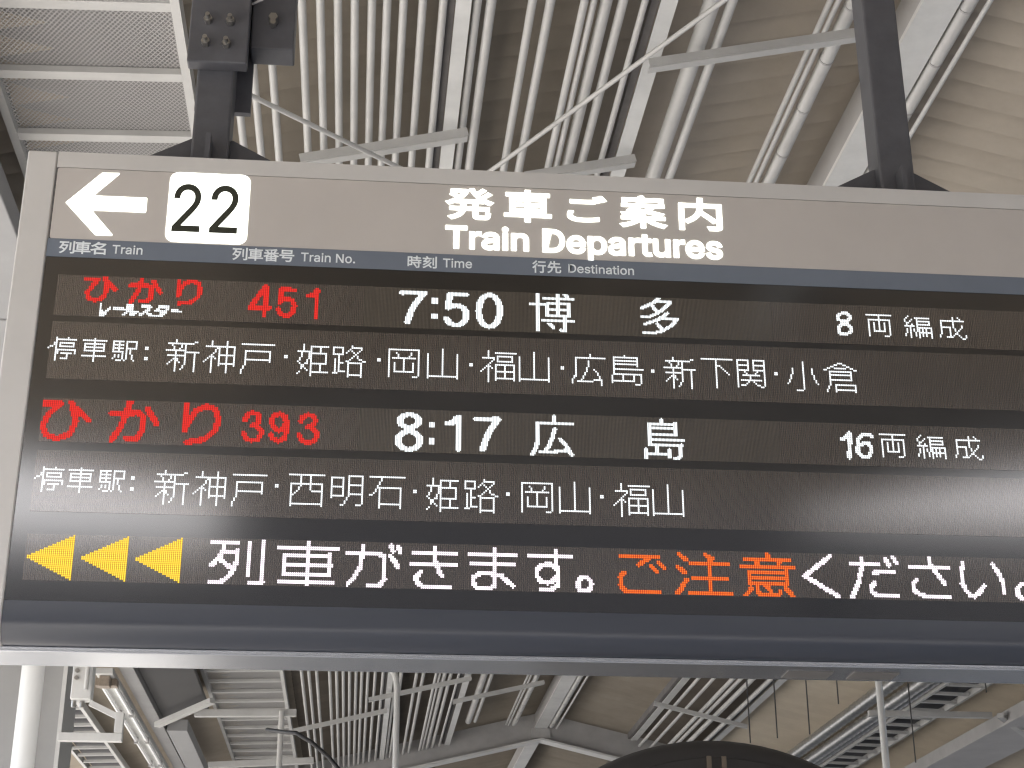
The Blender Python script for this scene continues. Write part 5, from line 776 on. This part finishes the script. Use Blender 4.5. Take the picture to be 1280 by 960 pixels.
band = MB().box(-0.7665, 1.7085, YF - 0.0025, YF + 0.0009, 1.7813, 1.8278).build('caption_band', M_BAND, board)
MB().box(-0.7665, 1.7085, YF, YF + 0.0035, 0.952, 1.7812).build('display_cover', M_BLACK, board)
lip = [(YF - 0.001, 0.9515)]
for k in range(9):
    a = math.pi / 2 * k / 8
    lip.append((YF - 0.001 + 0.05 - 0.05 * math.cos(a), 0.863 + 0.05 - 0.05 * math.sin(a)))
lip += [(YF + 0.05, 0.868)]
for k in range(8, -1, -1):
    a = math.pi / 2 * k / 8
    lip.append((YF + 0.003 + 0.046 - 0.046 * math.cos(a), 0.866 + 0.05 - 0.048 * math.sin(a)))
lip += [(YF + 0.003, 0.9515)]
MB().prism(lip, 'x', -0.7665, 1.7085).build('lower_cover', M_LIP, board, smooth=35)
sill = MB().box(BX0 + 0.004, BX1 - 0.004, 3.553, 3.685, 0.853, 0.8618).build('underside_plate', M_SILL, board, bevel=0.0015)
MB().box(BX0 + 0.004, BX1 - 0.004, 3.545, 3.5525, 0.8585, 0.8622).build('edge_trim', M_SILL, board)
for x0 in (0.965, 1.118):
    MB().box(x0, x0 + 0.106, 3.592, 3.662, 0.8505, 0.8526).build('speaker_grille', M_GRILLE, sill)

# header symbols and lettering
YT = YF - 0.0032
arrow = [(-0.7354, 1.9247), (-0.6579, 2.0094), (-0.6178, 2.0109), (-0.6173, 2.0085), (-0.673, 1.9462), (-0.5478, 1.9462), (-0.5465, 1.945), (-0.5465, 1.908), (-0.5478, 1.9068), (-0.6735, 1.9068), (-0.6190, 1.8435), (-0.6201, 1.8415), (-0.6584, 1.8410)]
MB().prism(arrow, 'y', YT, YT + 0.001).build('arrow', E_HEAD, header)
plate = MB().prism(rrect(-0.4960, -0.3045, 1.8315, 2.0205, 0.021, 8), 'y', YT, YT + 0.001).build('platform_plate', E_HEAD, header)
glyph_mesh('numeral', [('L22', -0.4820, -0.3300, 1.8605, 1.9880)], YT - 0.0008, M_INK, header, 0.0016)
glyph_mesh('lettering', [('J発', 0.1715, 0.2825, 1.9270, 2.0105), ('J車', 0.3135, 0.4260, 1.9265, 2.0120), ('Jご', 0.4685, 0.5615, 1.9340, 2.0040), ('J案', 0.5995, 0.7105, 1.9240, 2.0110), ('J内', 0.7460, 0.8500, 1.9240, 2.0110)], YT, E_HEAD, header, 0.0024)
glyph_mesh('lettering', [('LTrain', 0.1715, 0.3690, 1.8462, 1.9065)], YT, E_HEAD, header, 0.0029)
glyph_mesh('lettering', [('LDepartures', 0.4075, 0.8460, 1.8300, 1.9058)], YT, E_HEAD, header, 0.0029)
YB = YF - 0.0034
def cap(items, off=0.0006): glyph_mesh('caption', items, YB, M_LABEL, band, off)
cap([('J列', -0.7380, -0.7030, 1.7897, 1.8215), ('J車', -0.7020, -0.6658, 1.7897, 1.8220), ('J名', -0.6655, -0.6305, 1.7897, 1.8217)])
cap([('LTrain', -0.6150, -0.5455, 1.7935, 1.8165)], 0.0004)
cap([('J列', -0.3350, -0.3005, 1.7900, 1.8220), ('J車', -0.2977, -0.2637, 1.7903, 1.8222), ('J番', -0.2615, -0.2265, 1.7900, 1.8217), ('J号', -0.2245, -0.1905, 1.7903, 1.8208)])
cap([('LTrain No.', -0.1735, -0.0460, 1.7930, 1.8165)], 0.0004)
cap([('J時', 0.0800, 0.1122, 1.7883, 1.8195), ('J刻', 0.1160, 0.1492, 1.7885, 1.8195)])
cap([('LTime', 0.1645, 0.2335, 1.7922, 1.8160)], 0.0004)
cap([('J行', 0.3800, 0.4120, 1.7878, 1.8200), ('J先', 0.4165, 0.4490, 1.7885, 1.8200)])
cap([('LDestination', 0.4675, 0.6265, 1.7913, 1.8145)], 0.0004)

# the LED rows
P_TOP = {'p1': 1.7335, 'p2': 1.6135, 'p3': 1.4220, 'p4': 1.2965, 'p5': 1.1010}
P_ROWS = {'p1': 24, 'p2': 33, 'p3': 24, 'p4': 33, 'p5': 24}
P1, P2 = 0.0043, 0.00323
YL = YF - 0.0008
X_L = -0.734
MO = {}
led_coarse = led_off_material('unlit_dots', P1, P1, (0.076, 0.064, 0.054), X_L - BC, -0.862)
led_fine = led_off_material('unlit_fine_dots', P2, P2, (0.073, 0.063, 0.051), X_L - BC, -0.862)
panels = {}
for k in ('p1', 'p2', 'p3', 'p4', 'p5'):
    zt = P_TOP[k]; zb = zt - P1 * P_ROWS[k]
    cuts = [(-0.7345, 1.675, led_coarse)]
    if k in ('p1', 'p3'):
        cuts = [(-0.7345, -0.02, led_coarse), (-0.0195, 0.96, led_fine), (0.9605, 1.675, led_coarse)]
    for x0, x1, mm in cuts:
        o = MB().box(x0, x1, YL, YF - 0.0001, zb - 0.001, zt + 0.001).build('led_panel', mm, board)
        panels.setdefault(k, []).append((x0, x1, o))
LENS = {'red': E_REDLENS, 'orange': E_ORANGELENS, 'yellow': E_YELLOWLENS}
COLOURS = {'white': E_WHITE, 'white2': E_WHITE2, 'red': E_RED, 'orange': E_ORANGE, 'yellow': E_YELLOW}
for pk, colour, p, runs in WORDS:
    m = MB()
    fine = p < 0.004
    two = LENS.get(colour)
    hx, hz = (0.33 * p, 0.47 * p) if fine else ((0.30 * p, 0.40 * p) if two else (0.385 * p, 0.40 * p))
    yq = YL - 0.0006
    cols = []; lens = MB()
    for q in range(0, len(runs), 3):
        j, i, n = runs[q:q + 3]
        for c in range(i, i + n):
            cols.append(c)
            x = X_L + (c + 0.5) * p; z = P_TOP[pk] - (j + 0.5) * p
            m.add([(x - hx, yq, z - hz), (x + hx, yq, z - hz), (x + hx, yq, z + hz), (x - hx, yq, z + hz)], [(0, 1, 2, 3)])
            if two: lens.add([(x - 0.455 * p, yq + 0.0002, z - 0.455 * p), (x + 0.455 * p, yq + 0.0002, z - 0.455 * p), (x + 0.455 * p, yq + 0.0002, z + 0.455 * p), (x - 0.455 * p, yq + 0.0002, z + 0.455 * p)], [(0, 1, 2, 3)])
    xm = X_L + (min(cols) + max(cols) + 1) / 2 * p
    host = [o for a, b, o in panels[pk] if a <= xm <= b][0]
    nf = len(m.f)
    if two: m.add(lens.v, lens.f)
    o = m.build('lit_arrowhead' if colour == 'yellow' else 'lit_character', COLOURS[colour], host)
    if two:
        o.data.materials.append(two)
        for f in o.data.polygons:
            if f.index >= nf: f.material_index = 1

# posts, gussets and the bolted bracket
for px, nm in ((-0.417, 'l'), (1.338, 'r')):
    p = MB().box(px - 0.046, px + 0.046, 3.57, 3.66, 2.0645, roofz(px) - 0.05).build('post', M_POST, board, bevel=0.006)
    tri = [(-0.25, 2.0660), (0.25, 2.0660), (0.25, 2.074), (0.052, 2.182), (-0.052, 2.182), (-0.25, 2.074)]
    MB().prism([(px + a, b) for a, b in tri], 'y', 3.607, 3.615).build('gusset', M_POST, p)
    MB().box(px - 0.006, px + 0.006, 3.52, 3.5695, 2.0661, 2.150).build('gusset', M_POST, p)
    MB().box(px - 0.27, px + 0.27, 3.52, 3.71, 2.0642, 2.0659).build('base_plate', M_POST, p)
    if nm == 'l':
        br = MB().box(-0.487, -0.338, 3.530, 3.5695, 2.362, 2.80).build('bracket', M_POST, board, bevel=0.004)
        MB().box(-0.475, -0.332, 3.661, 3.68, 2.30, 2.80).build('back_plate', M_POST, br)
        for x, z in ((-0.441, 2.483), (-0.385, 2.482), (-0.443, 2.415), (-0.391, 2.413)):
            MB().tube([(x, 3.512, z), (x, 3.529, z)], 0.011, 6).build('bolt', M_BOLT, br)
            MB().tube([(x, 3.495, z), (x, 3.5115, z)], 0.006, 8).build('bolt', M_BOLT, br)
        arm = MB().box(-0.337, -0.226, 3.585, 3.66, 2.447, 2.80).build('bracket', M_POST, board, bevel=0.004)
        MB().tube([(-0.281, 3.555, 2.528), (-0.281, 3.584, 2.528)], 0.012, 6).build('bolt', M_BOLT, arm)
        MB().tube([(-0.281, 3.555, 2.512), (-0.281, 3.575, 2.512)], 0.008, 8).build('bolt', M_BOLT, arm)
        MB().tube([(-0.337, 3.56, 2.565), (-0.29, 3.53, 2.572), (-0.25, 3.53, 2.595), (-0.225, 3.53, 2.63), (-0.22, 3.54, 2.72)], 0.0035, 8).build('wire', M_GREYP, arm, smooth=60)
finish()
